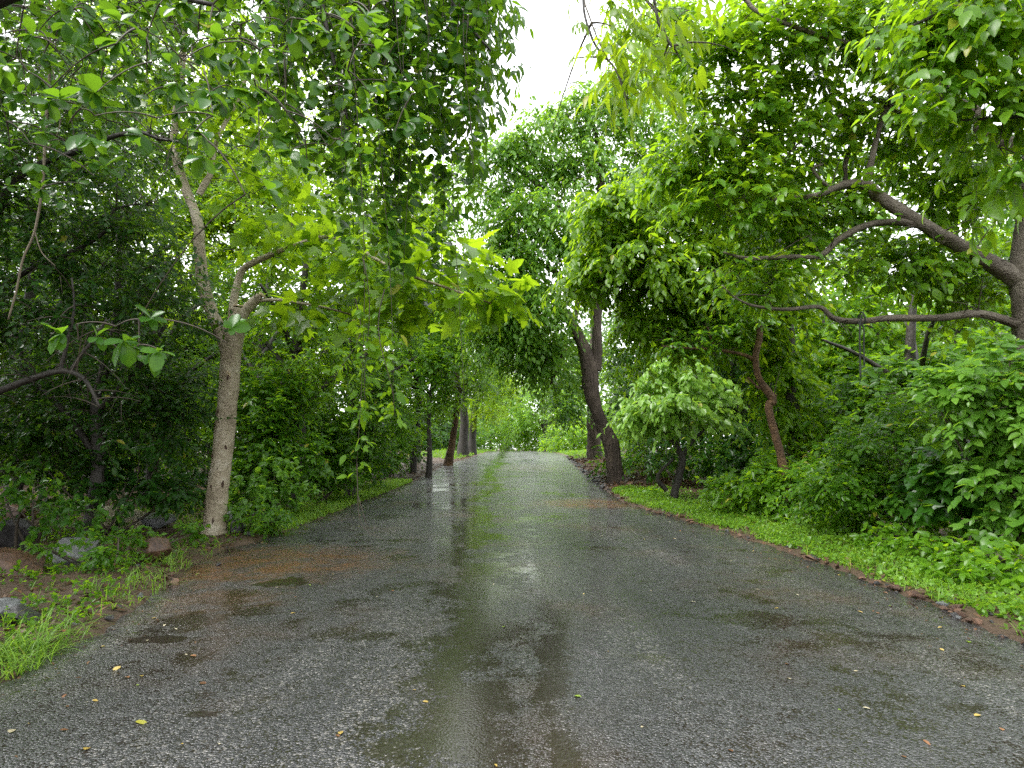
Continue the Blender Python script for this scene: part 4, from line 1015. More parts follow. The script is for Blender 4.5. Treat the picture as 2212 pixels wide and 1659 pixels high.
# woodland right of the road, behind
for k, (px, d, lab, blobs, mt, trn) in enumerate([
    (1400, 28, 'dark leafy tree just right of the crooked roadside giant', [(1380, 740, 28, 80, 70, 34), (1410, 860, 28, 60, 70, 26), (1360, 800, 29, 40, 60, 14), (1420, 640, 28, 80, 70, 20)], 'dark', None),
    (1590, 20, 'dense dark tree behind the small bright one', [(1450, 860, 22, 110, 90, 40), (1590, 830, 20, 100, 90, 40), (1640, 950, 18, 80, 70, 26), (1540, 760, 19, 90, 70, 26), (1480, 960, 20, 80, 50, 16), (1640, 720, 19, 80, 70, 20)], 'dark', None),
    (1830, 16, 'light feathery tree beyond the long low bough on the right', [(1810, 760, 16, 90, 70, 30), (1890, 700, 16, 90, 60, 22), (1780, 640, 16, 90, 60, 18), (1850, 830, 15.5, 80, 50, 20), (1960, 760, 16.5, 90, 60, 16), (1900, 600, 17, 100, 60, 10)], 'fresh', [(1760, 1010), (1800, 900), (1850, 840), (1900, 720), (1960, 660)]),
    (2060, 18, 'thin branched tree with sky showing between its twigs on the right', [(2060, 730, 18, 100, 50, 12), (2130, 660, 18, 90, 60, 12), (2000, 640, 18, 90, 50, 9), (2180, 780, 17, 80, 60, 14), (2080, 560, 18, 100, 60, 14)], 'fresh', [(2040, 1000), (2035, 880), (2050, 760), (2090, 690), (2140, 640)]),
    (1990, 13.5, 'leafy tree in the middle of the right thicket', [(1960, 850, 13.5, 120, 70, 34), (2080, 830, 13, 110, 60, 26), (1880, 930, 13, 90, 70, 22), (2160, 760, 13, 80, 60, 14)], 'mid', None),
    (1790, 22, 'distant tree behind the crooked reddish trunk', [(1760, 860, 22, 70, 80, 26), (1730, 740, 22, 70, 80, 20), (1720, 560, 24, 120, 90, 18), (1820, 930, 21, 60, 50, 12)], 'mid', None),
    (1580, 30, 'tall tree behind the arching leaves, its top near the sky', [(1500, 250, 30, 120, 110, 26), (1450, 130, 30, 90, 90, 26), (1400, 60, 28, 90, 110, 40), (1500, -20, 28, 120, 90, 30), (1380, 190, 28, 80, 80, 26), (1620, 350, 30, 140, 110, 22), (1560, 560, 28, 120, 110, 22), (1450, 480, 29, 90, 90, 16)], 'pale', None),
]):
    g = gnd(px, d); h = 4.5 + 0.13 * d
    if trn:
        P = [W(x, y, d) for x, y in trn]; tk = [(g - [0, 0, .1], .13)] + [(p, r) for p, r in zip(P, (.12, .10, .085, .06, .03))]
        rr = np.random.default_rng(k)
        lb = [[(P[q], .05), (P[q] + [rr.uniform(-1, 1), .2, .5], .035), (P[q] + [rr.uniform(-2, 2), .4, .9], .02)] for q in (1, 2, 2, 3, 3)]
    else:
        tk = [(g - [0, 0, .1], .19), (g + [.1, 0, h * .25], .15), (g + [-.1, .1, h * .5], .12), (g + [.1, 0, h * .85], .07)]
        lb = [[(g + [0, 0, h * q], .07), (g + [1.2 * math.cos(a), .8 * math.sin(a), h * (q + .15)], .05), (g + [2.0 * math.cos(a), 1.5 * math.sin(a), h * (q + .22)], .03)] for q, a in ((.3, 0.3), (.4, 2.8), (.5, 1.2), (.45, 4.5))]
    plant('forest_tree', lab, 'tree', g, tk, lb, [blob(*b) for b in blobs],
          dict(leaf='two' if d > 17 else 'oval4', size=0.13 + 0.003 * d, nspray=9, nleaf=8, clump_r=0.5 + 0.01 * d, droop=0.4, tr=0.008, shell=0.35), M['bark_dark'], M[mt] if k != 1 else M['shade'], seed=500 + k)

# ------------------------------------------------------------------ shrubs and undergrowth
def bush(name, label, px, d, blobs, leaf, size, mat, parts=0, seed=0, nspray=8, nleaf=7, cr=0.3, h=None, droop=0.35, mode='alt', group=None, **kw):
    g = gnd(px, d)
    rr = np.random.default_rng(seed)
    bl = [blob(*b) for b in blobs]
    stems = []
    for c, r, n in bl[:4]:
        for q in range(2):
            e = c + r * rr.uniform(-.4, .4, 3); m_ = (g + e) / 2 + rr.normal(0, .08, 3)
            s0 = g + np.array([rr.uniform(-.12, .12), rr.uniform(-.1, .1), -.05])
            stems.append([(s0, .022), (m_, .016), (e, .008)])
    st = dict(leaf=leaf, size=size, nspray=nspray, nleaf=nleaf, clump_r=cr, droop=droop, tr=0.004, shell=0.35, sides=8, mode=mode, clear=0.08); st.update(kw)
    return plant(name, label, 'shrub', g, None, stems, bl, st, M['twig'], M[mat], parts, seed, group)

bush('bush', 'dark shrub with ivy-like leaves at the right edge, above a black hollow', 2130, 7.9, [(2110, 1000, 7.9, 110, 60, 26), (2180, 1060, 7.7, 80, 60, 22), (2050, 1070, 8.1, 80, 50, 16), (2160, 960, 7.9, 80, 50, 12)], 'ivy', 0.145, 'dark', 250, 81, 5, 6, 0.32)
bush('bush', 'bright shrub with large glossy oval leaves at the right edge', 2200, 7.2, [(2130, 840, 7.2, 100, 50, 18), (2195, 910, 7.0, 50, 60, 14), (2050, 890, 7.4, 70, 45, 11), (2200, 790, 7.2, 60, 50, 8), (2190, 1040, 7.0, 60, 60, 14), (2205, 1130, 6.9, 50, 50, 12)], 'oval', 0.13, 'pale', 250, 82, 7, 7, 0.28, droop=0.45)
bush('bush', 'small-leaved bushy mound in the middle of the right thicket', 1950, 9.2, [(1930, 980, 9.2, 120, 80, 40), (1870, 1060, 9.4, 110, 70, 36), (2000, 1080, 9.0, 90, 70, 26), (1980, 900, 9.6, 110, 50, 22), (1800, 1080, 10, 80, 50, 20)], 'oval4', 0.10, 'mid', 200, 83, 8, 8, 0.34)
bush('bush', 'fresh green shrub left of the right thicket, below the bent trunk', 1740, 12, [(1740, 1050, 12, 90, 50, 30), (1660, 1040, 12.5, 70, 45, 22), (1800, 1000, 12.4, 80, 60, 22), (1590, 1060, 13.5, 60, 35, 16)], 'oval4', 0.13, 'fresh', 150, 84, 8, 8, 0.36)
bush('bush', 'dark low shrub between the small bright tree and the bent trunk', 1600, 18.5, [(1590, 1005, 18.5, 70, 40, 22), (1640, 975, 19, 60, 60, 18)], 'oval4', 0.14, 'dark', 0, 85, 8, 8, 0.42)
bush('bush', 'leafy shrub under the old roadside giant', 1400, 28, [(1400, 1000, 28, 50, 25, 18), (1390, 950, 28, 40, 50, 14), (1430, 960, 28, 50, 50, 16)], 'two', 0.17, 'mid', 0, 86, 9, 9, 0.55)
bush('bush', 'bright pale-leaved shrub at the foot of the pale trunk', 590, 12.4, [(590, 1035, 12.4, 38, 34, 14), (565, 1075, 12.2, 38, 24, 10), (612, 1068, 12.6, 28, 18, 7)], 'oval', 0.16, 'pale', 200, 87, 5, 6, 0.3, mode='rosette')
bush('bush', 'tall leafy thicket just right of the pale trunk', 560, 13.2, [(560, 950, 13.2, 70, 80, 34), (540, 1040, 12.6, 50, 50, 18), (630, 1000, 13.4, 60, 60, 24), (580, 850, 13.6, 70, 60, 22)], 'oval4', 0.12, 'mid', 100, 88, 9, 8, 0.4)
bush('bush', 'dark glossy thicket along the left verge behind the grass strip', 700, 16.0, [(690, 990, 16, 80, 45, 36), (765, 960, 17.5, 60, 60, 30), (660, 920, 16, 80, 70, 34), (735, 1025, 16.5, 45, 16, 10), (805, 985, 20, 40, 30, 14)], 'oval4', 0.13, 'mid', 100, 89, 9, 8, 0.42)
bush('bush', 'drooping shrub at the far end of the left grass strip', 850, 24, [(850, 950, 24, 40, 45, 20), (830, 990, 24, 30, 18, 10), (870, 890, 25, 45, 50, 16)], 'two', 0.16, 'mid', 0, 90, 9, 9, 0.55)
bush('bush', 'broad dark shrub in the shade behind the pale rock', 250, 9.6, [(170, 1030, 9.6, 100, 35, 14), (290, 1050, 9.8, 90, 26, 10), (390, 1060, 10.4, 60, 40, 8), (60, 980, 9.6, 110, 60, 18), (320, 960, 10.2, 110, 40, 8)], 'oval4', 0.12, 'shade', 200, 91, 8, 7, 0.34)
bush('bush', 'glossy-leaved shrub behind the bottom left rocks', 90, 8.4, [(60, 1100, 8.2, 80, 24, 11), (150, 1115, 8.3, 60, 20, 8), (20, 1050, 8.4, 80, 40, 12)], 'oval', 0.11, 'oval', 250, 92, 5, 6, 0.24, mode='rosette')
bush('creeping_plant', 'low glossy creeper spilling over stones toward the left verge', 270, 7.6, [(255, 1165, 7.8, 50, 12, 8), (400, 1150, 9.2, 50, 10, 7), (225, 1195, 7.2, 30, 10, 4), (110, 1185, 7.2, 30, 10, 3)], 'oval', 0.08, 'mid', 150, 93, 5, 6, 0.16, clear=0.04)
bush('bush', 'low seedling shrub right of the pale trunk base', 545, 10.6, [(550, 1110, 10.6, 40, 20, 12), (600, 1120, 10.4, 40, 14, 8)], 'oval', 0.09, 'mid', 100, 94, 6, 6, 0.22)
# broad-leaved herbs along the right verge
for k, (px, py, d, w, h, lab) in enumerate([
    (2010, 1195, 7.6, 60, 40, 'large-leaved herb at the front of the right verge below the ivy shrub'), (1930, 1165, 8.4, 55, 30, 'leafy herb clump left of the large-leaved one on the right verge'),
    (2120, 1200, 6.9, 50, 34, 'long-leaved herb under the black hollow at right'), (2195, 1215, 6.4, 40, 36, 'pointed-leaf herb at the right picture edge'),
    (1840, 1125, 10.0, 60, 26, 'fresh herb clump midway along the right verge'), (1750, 1105, 11.4, 60, 22, 'low herb clump before the fresh green right shrub'),
    (1660, 1085, 13.0, 50, 18, 'light herb clump beside the bent trunk shrub'), (1580, 1075, 14.4, 45, 16, 'light herb clump right of the small bright tree'),
    (1395, 1066, 18.5, 30, 8, 'herbs before the old roadside giant'), (2085, 1235, 6.6, 45, 26, 'round-leaved herb near the road stones at right')]):
    bush('herb', lab, px, d, [(px, py, d, w, h * .6, 14), (px + 15, py + h * .35, d - .1, w * .8, h * .35, 7)], 'oval', 0.115 if d < 9 else 0.12, 'fresh', 100 if d < 9 else 40, 110 + k, 4, 5, 0.18, mode='rosette' if k % 2 else 'alt', clear=0.05)
# deep undergrowth that closes the view between the trunks
rr_ = np.random.default_rng(140)
for k in range(26):
    left = k < 14
    if left: px, d = -120 + 72 * k + rr_.uniform(-15, 15), (20 + 8 * (k % 2)) + rr_.uniform(-1, 1)
    else: px, d = 1400 + 76 * (k - 14) + rr_.uniform(-15, 15), (24 + 7 * (k % 2)) + rr_.uniform(-1, 1)
    if left and px > 830: continue
    s = px2m(d); W_ = 75 + 25 * rr_.random()
    bush('thicket', 'dense bush deep in the %s wood behind the nearer trees' % ('left' if left else 'right'), px, d,
         [(px, 985, d, W_, 50, 16), (px + 20, 890, d + .6, W_, 70, 20), (px - 20, 780, d + 1, W_, 80, 18)], 'two', 0.22, ('shade' if left else 'mid') if k % 3 else 'dark', 0, 141 + k, 6, 7, 0.75, group='thickets deep in the %s wood' % ('left' if left else 'right'), twigs=False)  # left bushes take darkened leaf colours in place of deep shade

# ------------------------------------------------------------------ far end of the road
def far_tree(name, label, px, d, tops, trunk, leaf, size, mat, seed, nspray=9, nleaf=9, cr=1.2, droop=0.4, group=None, cat='tree'):
    g = gnd(px, d)
    tk = [(g - [0, 0, .3], trunk[0] * px2m(d))] + [(W(x, y, d), r * px2m(d)) for x, y, r in trunk[1]]
    lb = []
    if len(trunk) > 2:
        for t in trunk[2]: lb.append(pl(t, d))
    plant(name, label, cat, g, tk, lb, [blob(*b) for b in tops], dict(leaf=leaf, size=size, nspray=nspray, nleaf=nleaf, clump_r=cr, droop=droop, tr=0.015, shell=0.35, clear=0.3), M['bark_dark'], M[mat], 0, seed, group)
far_tree('far_tree', 'dark-trunked tree standing just beyond the crest of the road', 1178, 80, [(1170, 880, 80, 50, 45, 30), (1120, 850, 82, 50, 40, 20), (1215, 870, 82, 40, 40, 18), (1150, 920, 80, 35, 20, 10)], (7, [(1178, 950, 6), (1177, 910, 5.5), (1175, 880, 4)], [[(1177, 930, 3.5), (1160, 905, 3), (1145, 890, 2)], [(1178, 925, 3.5), (1195, 905, 2.5), (1205, 890, 2)]]), 'two', 0.36, 'pale', 701, 9, 9, 1.6)
far_tree('bamboo_clump', 'pale feathery bush at the end of the road left of the dark trunk', 1135, 84, [(1130, 930, 84, 45, 30, 34), (1110, 905, 84, 30, 28, 16), (1160, 955, 84, 40, 18, 16)], (2, [(1133, 940, 1.5), (1128, 910, 1)]), 'two', 0.30, 'fresh', 702, 11, 10, 1.6, 0.6, cat='shrub')
far_tree('far_bush', 'greyish leafy bush at the left end of the crest', 1060, 86, [(1060, 940, 86, 40, 25, 24), (1080, 910, 90, 40, 30, 18), (1030, 930, 88, 30, 30, 14)], (2, [(1060, 950, 1.5), (1062, 930, 1)]), 'two', 0.36, 'pale', 703, 9, 9, 1.6, cat='shrub')
far_tree('far_tree', 'thin slanting tree right of the dark trunk beyond the crest', 1252, 70, [(1230, 900, 72, 40, 35, 20), (1250, 870, 74, 40, 40, 18)], (2.5, [(1245, 940, 2), (1232, 905, 1.6), (1222, 880, 1.2)]), 'two', 0.33, 'fresh', 704)
far_tree('far_bush', 'bright bush beside the straight thick trunk beyond the crest', 1240, 62, [(1235, 950, 62, 40, 25, 26), (1260, 930, 64, 40, 30, 20), (1310, 950, 56, 40, 30, 18), (1205, 960, 66, 20, 14, 8)], (2, [(1240, 955, 1.5), (1242, 930, 1)]), 'two', 0.30, 'fresh', 705, cat='shrub')
far_tree('far_tree', 'tall hazy tree closing the view at the end of the road', 1120, 120, [(1120, 840, 120, 70, 50, 34), (1180, 820, 125, 60, 50, 24), (1070, 860, 120, 50, 50, 22), (1230, 830, 120, 50, 60, 22)], (3, [(1120, 920, 2.5), (1118, 860, 2)]), 'two', 0.5, 'pale', 706, 9, 9, 2.4)
far_tree('far_tree', 'tall tree at the end of the road on the right, behind the thick trunk', 1300, 90, [(1300, 850, 90, 60, 70, 34), (1340, 920, 85, 60, 50, 24), (1270, 780, 95, 60, 50, 18)], (4, [(1300, 920, 3), (1298, 860, 2)]), 'two', 0.42, 'mid', 707, 9, 9, 2.0)
far_tree('far_tree', 'tall tree at the end of the road on the left, above the greyish bush', 1010, 100, [(1010, 880, 100, 60, 60, 34), (960, 920, 95, 60, 50, 24), (1040, 820, 105, 60, 60, 22)], (4, [(1010, 920, 3), (1012, 860, 2)]), 'two', 0.45, 'mid', 708, 9, 9, 2.0)
for k, (px, d, lab) in enumerate([(905, 58, 'shadowy far bush between the slim trunks of the left row'), (958, 62, 'shadowy far bush behind the thick trunks of the left row'), (1000, 70, 'far bush filling the end of the left row'), (960, 92, 'leafy far bush closing the view left of the crest'), (1030, 104, 'grey-green far bush behind the crest, left of the feathery one'), (1095, 98, 'low far bush directly behind the crest'), (1190, 100, 'low far bush behind the dark far trunk'), (1260, 94, 'leafy far bush right of the dark far trunk'), (1330, 88, 'far bush behind the old roadside giant')]):
    far_tree('far_bush', lab, px, d, [(px, 945, d, 48, 26, 22), (px + 15, 905, d + 2, 50, 30, 20), (px - 12, 965, d, 40, 14, 10)], (2, [(px, 955, 1.5), (px + 3, 930, 1)]), 'two', 0.42, ['pale', 'mid', 'fresh'][k % 3] if k > 2 else 'dark', 720 + k, 8, 8, 1.7, cat='shrub')
# thin post at the crest
g = gnd(1047, 74)
v, f = tube(np.array([g - [0, 0, .2], g + [0, 0, .7], g + [.02, 0, 1.5]]), [.06, .055, .05], 8)
tag(obj('marker_post', v - g, f, M['bark_dark']), 'thin dark post at the left end of the road crest', 'post').location = g

# tall trees that close the gaps behind the front rows
for k, (px, d, lab, blobs, mt) in enumerate([
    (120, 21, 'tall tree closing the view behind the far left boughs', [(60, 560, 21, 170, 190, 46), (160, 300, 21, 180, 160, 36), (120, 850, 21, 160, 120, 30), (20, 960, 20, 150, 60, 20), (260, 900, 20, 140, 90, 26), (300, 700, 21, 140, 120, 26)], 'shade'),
    (400, 24, 'tall light tree seen between the fork of the pale trunk', [(380, 520, 24, 150, 160, 50), (540, 460, 24, 150, 150, 56), (460, 300, 24, 170, 150, 44), (400, 760, 23, 150, 120, 40), (300, 130, 24, 180, 120, 24)], 'yellow'),  # bright yellow leaf colour paints in backlight behind the near trees
    (700, 27, 'tall tree behind the lobed bright leaves left of the road', [(640, 420, 27, 160, 150, 44), (760, 600, 26, 140, 140, 44), (820, 400, 27, 130, 130, 36), (650, 760, 25, 130, 120, 34)], 'bright'),  # brighter leaf colour stands in for backlight here too
    (900, 34, 'tall tree filling the wall of leaves above the left roadside row', [(900, 560, 34, 110, 130, 50), (980, 700, 36, 90, 110, 40), (850, 740, 32, 90, 110, 36), (960, 420, 36, 80, 90, 20)], 'mid'),
    (1600, 27, 'tall dark tree deep behind the arching leaves', [(1560, 600, 27, 130, 150, 46), (1500, 800, 26, 120, 110, 36), (1660, 780, 26, 110, 120, 36), (1640, 440, 28, 140, 120, 30)], 'mid'),
    (1850, 25, 'tall pale tree behind the long low bough', [(1800, 560, 25, 130, 130, 34), (1900, 720, 24, 130, 110, 34), (1780, 860, 23, 110, 90, 26), (1900, 420, 26, 140, 110, 20)], 'pale'),
    (2150, 24, 'tall tree closing the gap at the far right under the boughs', [(2100, 620, 24, 130, 120, 24), (2180, 780, 22, 120, 110, 26), (2060, 820, 22, 120, 80, 24), (2150, 420, 25, 140, 110, 20)], 'fresh'),
    (1090, 140, 'tall dark tree closing the tunnel left at the end of the road', [(1070, 840, 140, 70, 90, 40), (1130, 760, 140, 80, 80, 34), (1020, 760, 140, 70, 100, 34)], 'mid'),
    (1200, 130, 'tall dark tree closing the tunnel right at the end of the road', [(1210, 830, 130, 70, 90, 40), (1160, 880, 132, 60, 60, 26), (1270, 760, 130, 80, 110, 34)], 'mid'),
]):
    g = gnd(px, d); big = d / 25.0
    top = W(blobs[0][0], blobs[0][1], d)
    tk = [(g - [0, 0, .1], .2 * big), (g + [.1, 0, (top[2] - g[2]) * .4], .16 * big), (top, .1 * big)]
    lb = [[(g + (top - g) * .5, .07 * big), (W(q[0], q[1], d), .03 * big)] for q in blobs[1:]]
    plant('backdrop_tree', lab, 'tree', g, tk, lb, [blob(*q) for q in blobs],
          dict(leaf='two', size=0.25 + 0.09 * big, nspray=9, nleaf=8, clump_r=0.75 + .35 * (big - 1), droop=0.4, tr=0.01, shell=0.25, clear=0.3, twigs=False), M['bark_dark'], M[mt], 0, 850 + k)

# more woodland further back on both sides
rng = np.random.default_rng(900)
for k in range(16):
    side = -1 if k % 2 == 0 else 1
    d = 24 + 3.4 * k * 0.9
    x = (xL(d) - rng.uniform(6, 16)) if side < 0 else (xR(d) + rng.uniform(6, 16))
    g = np.array([x, d, float(gz(x, d))]); h = rng.uniform(7, 10)
    tk = [(g - [0, 0, .1], .2), (g + [.1, 0, h * .3], .16), (g + [-.1, .1, h * .6], .12), (g + [.1, 0, h * .85], .07)]
    lb = [[(g + [0, 0, h * q], .08), (g + [1.4 * math.cos(a), 1.4 * math.sin(a), h * (q + .13)], .06), (g + [2.4 * math.cos(a), 2.4 * math.sin(a), h * (q + .2)], .03)] for q, a in ((.35, rng.uniform(0, 6)), (.45, rng.uniform(0, 6)), (.55, rng.uniform(0, 6)))]
    bl = [(g + [rng.uniform(-1.5, 1.5), rng.uniform(-1, 1), h * q], np.array([2.6, 2.2, h * .2]), 26) for q in (.25, .5, .75, .95)]
    plant('woodland_tree', 'leafy tree deep in the wood on the %s side of the road' % ('left' if side < 0 else 'right'), 'tree', g, tk, lb, bl,
          dict(leaf='two', size=0.30, nspray=6, nleaf=7, clump_r=0.9, droop=0.4, tr=0.01, shell=0.35, clear=0.3, twigs=False), M['bark_dark'], M[['mid', 'fresh', 'pale'][k % 3]], 0, 900 + k, 'woodland trees %s of the road' % ('left' if side < 0 else 'right'))

# the wood goes on to the left and right of the view and behind it; trees added mostly out of view to block light
rng = np.random.default_rng(950)
for k, (x, y) in enumerate([(-8.5, 1.0), (-7.0, -4.0), (-10.5, 5.5), (-12.5, 10.0), (-15, 3), (-15, 15), (-11.5, -2.5), (-19, 9), (-22, 18), (11, 3.5), (13, 9), (15.5, 14), (10, -4), (19, 20), (-18.5, 24), (-26, 28), (24, 27)]):
    g = np.array([x, y, float(gz(x, y))]); h = rng.uniform(7.5, 10); left = x < 0
    tk = [(g - [0, 0, .1], .2), (g + [.1, 0, h * .3], .16), (g + [-.1, .1, h * .6], .12), (g + [.1, 0, h * .85], .07)]
    lb = [[(g + [0, 0, h * q], .08), (g + [1.4 * math.cos(a), 1.4 * math.sin(a), h * (q + .13)], .06), (g + [2.4 * math.cos(a), 2.4 * math.sin(a), h * (q + .2)], .03)] for q, a in ((.35, rng.uniform(0, 6)), (.45, rng.uniform(0, 6)), (.55, rng.uniform(0, 6)))]
    bl = [(g + [rng.uniform(-.6, .6), rng.uniform(-1, 1), h * q], np.array([2.3, 2.4, h * .2]), n_) for q, n_ in ((.3, 16), (.55, 22), (.8, 26), (1.0, 20))]
    plant('border_shade_tree', 'leafy tree of the wood added at the %s border of the view to cast shade' % ('left' if left else 'right'), 'tree', g, tk, lb, bl,
          dict(leaf='two', size=0.26, nspray=6, nleaf=7, clump_r=0.8, droop=0.4, tr=0.01, shell=0.3, clear=0.3, twigs=False), M['bark_dark'], M['dark'], 0, 950 + k, 'trees at the %s border of the view' % ('left' if left else 'right'))

# rope hanging from the low bough
D = 8.1
T = thing('hanging_rope', 'thin dark rope tied to the long low bough on the right, hanging in a loop', 'rope', W(1860, 815, D))
P = catmull([W(1862, 680, D - .08), W(1858, 700, D - .08), W(1857, 730, D - .08), W(1858, 780, D - .08), W(1859, 815, D - .08)], 5)
v, f = tube(P, 0.012, 6); obj('rope_strand', v, f, M['rope'], T)
P = catmull([W(1861, 700, D - .08), W(1866, 712, D - .08), W(1866, 750, D - .08), W(1867, 790, D - .08)], 5)
v, f = tube(P, 0.010, 6); obj('rope_strand', v, f, M['rope'], T)
a = np.linspace(0, 2 * math.pi, 17)
c = W(1861, 688, D)
v, f = tube(np.stack([np.full(17, c[0]) + 0.01 * np.sin(2 * a), c[1] + 0.085 * np.cos(a), c[2] + 0.085 * np.sin(a)], -1), 0.011, 6, cap=False); obj('rope_knot', v, f, M['rope'], T)

# ------------------------------------------------------------------ stones
def rock_mesh(name, size, mat, seed, npts=16, bevel=0.05):
    rr = np.random.default_rng(seed)
    bm = bmesh.new()
    pts = norm(rr.standard_normal((npts, 3))) * (0.75 + 0.35 * rr.random((npts, 1)))
    pts = np.sign(pts) * np.abs(pts) ** 0.75
    for p in pts * np.asarray(size): bm.verts.new(p)
    bmesh.ops.convex_hull(bm, input=bm.verts)
    bmesh.ops.delete(bm, geom=[v for v in bm.verts if not v.link_faces], context='VERTS')
    s = float(np.mean(size))
    bmesh.ops.bevel(bm, geom=list(bm.edges), offset=bevel * s, segments=1, affect='EDGES', clamp_overlap=True)
    me = bpy.data.meshes.new(name); bm.to_mesh(me); bm.free(); me.materials.append(mat)
    return me
def rock(name, label, px, py, wpx, hpx, mat, seed, tilt=(0, 0, 0), group=None, deep=0.8, sink=0.25):
    g = G(px, py); k = px2m(g[1]) * (1.22 if wpx > 28 else 1.0); sx, sz = wpx * k / 2, hpx * k / 2
    o = bpy.data.objects.new(name, rock_mesh(name, (sx, sx * deep, sz), M[mat], seed))
    col.objects.link(o); o.location = g + np.array([0, 0, sz * (1 - 2 * sink)]); o.rotation_euler = tilt
    tag(o, label, 'rock', group); return o
rock('boulder', 'long pale ochre rock lying in the shade left of the pale trunk', 262, 1135, 95, 42, 'rock_pale', 1, (0.1, 0.22, 0.2))
rock('boulder', 'smooth grey slab leaning on the right end of the pale rock', 335, 1138, 90, 30, 'rock_grey', 2, (0.1, 0.12, -0.1), deep=0.6)
rock('boulder', 'brown angular stone block at the edge of the dirt shoulder', 337, 1212, 52, 52, 'rock_brown', 3, (0.1, 0.05, 0.5), deep=0.9, sink=0.15)
rock('boulder', 'dark wet boulder with rusty top among glossy leaves', 160, 1215, 90, 56, 'rock_grey', 4, (0, 0.1, 0.1))
rock('boulder', 'red-brown boulder at the left picture edge', 25, 1235, 110, 64, 'rock_brown', 5, (0, 0.15, 0.1))
rock('boulder', 'grey upright slab at the left picture edge above the red-brown boulder', 25, 1190, 90, 80, 'rock_dark', 6, (0.2, 0.05, 0.1), deep=0.4)
rock('boulder', 'flat dark slab lying at the bottom left verge', 70, 1345, 80, 46, 'rock_dark', 7, (0.1, 0.1, 0.3))
rock('boulder', 'flat pinkish-grey stone resting left of the dark slab', 15, 1325, 80, 30, 'rock_grey', 8, (0.05, 0.2, 0))
rock('boulder', 'black mossy boulder against the foot of the pale trunk', 512, 1150, 44, 34, 'rock_dark', 9, (0, 0.1, 0.2))
rock('boulder', 'small grey boulder behind the mossy one at the pale trunk', 500, 1128, 34, 26, 'rock_grey', 10, (0, 0.1, 0.2))
rock('boulder', 'pale flat stone at the end of the bright shrub on the left grass', 657, 1078, 30, 14, 'rock_pale', 12, (0, 0.1, 0.2))
rock('boulder', 'mossy rock half hidden at the far left under leaves', 30, 1120, 80, 46, 'rock_brown', 13, (0, 0.1, 0.2))
for k, (px, py, w, mt, lab) in enumerate([(377, 1260, 22, 'rock_rust', 'pinkish stone on the dirt shoulder near the brown block'), (372, 1245, 18, 'rock_brown', 'brown pebble just above the pinkish stone'), (473, 1222, 16, 'rock_dark', 'dark little stone at the orange silt'),
     (305, 1290, 20, 'rock_grey', 'flat grey stone by the grass at the asphalt edge'), (70, 1300, 16, 'rock_pale', 'whitish pebble among grass at far left'), (70, 1395, 26, 'rock_brown', 'brown stone behind the bright grass tuft'), (540, 1158, 22, 'rock_dark', 'dark stone right of the mossy boulder'), (600, 1150, 14, 'rock_brown', 'brown stone at the bend of the left asphalt edge')]):
    rock('stone', lab, px, py, w, w * .6, mt, 30 + k, (0, .1, k))
# rubble along the right edge of the asphalt
rng = np.random.default_rng(55)
meshes = {m_: [rock_mesh('stone', (1, .85, .55), M[m_], 60 + q + 7 * i, 12, .08) for q in range(4)] for i, m_ in enumerate(('rock_rust', 'rock_brown', 'rock_dark', 'rock_grey'))}
words = {'rock_rust': 'rusty brown', 'rock_brown': 'dark brown', 'rock_dark': 'blackish', 'rock_grey': 'grey'}
for k in range(230):
    y = 4.3 + 15 * rng.random() ** 1.5
    x = float(xR(y)) + abs(rng.normal(0.10, 0.26)) - 0.03
    m_ = rng.choice(['rock_rust', 'rock_brown', 'rock_dark', 'rock_grey'], p=[.42, .28, .15, .15])
    s = rng.uniform(.015, .05) * (1.8 if rng.random() < .15 else 1)
    o = bpy.data.objects.new('edge_stone', meshes[m_][rng.integers(4)]); col.objects.link(o)
    o.location = (x, y, float(gz(max(x, float(xR(y)) + .001), y)) + s * .25); o.scale = (s * rng.uniform(.8, 1.5), s, s); o.rotation_euler = (rng.uniform(-.3, .3), rng.uniform(-.3, .3), rng.uniform(0, 6))
    tag(o, words[m_] + ' stone in the rubble along the right edge of the asphalt', 'stone', 'rubble along the right road edge')
for k in range(60):
    y = rng.uniform(20.0, 46)
    x = float(xR(y)) + abs(rng.normal(0.1, .2)); s = rng.uniform(.06, .14)
    o = bpy.data.objects.new('edge_stone', meshes['rock_dark'][rng.integers(4)]); col.objects.link(o)
    o.location = (x, y, float(gz(x, y)) + s * .2); o.scale = (s, s, s); o.rotation_euler = (0, 0, rng.uniform(0, 6))
    tag(o, 'black stone lining the asphalt beside the leaf litter before the crest', 'stone', 'black stones at the crest')
for k in range(60):
    y = rng.uniform(4.0, 20); x = float(xL(y)) - abs(rng.normal(0.1, .3)); s = rng.uniform(.018, .045)
    m_ = ['rock_rust', 'rock_brown', 'rock_dark', 'rock_grey'][k % 4]
    o = bpy.data.objects.new('edge_stone', meshes[m_][rng.integers(4)]); col.objects.link(o)
    o.location = (x, y, float(gz(x, y)) + s * .2); o.scale = (s * 1.2, s, s); o.rotation_euler = (0, 0, rng.uniform(0, 6))
    tag(o, words[m_] + ' pebble lying along the left edge of the asphalt', 'stone', 'pebbles along the left road edge')

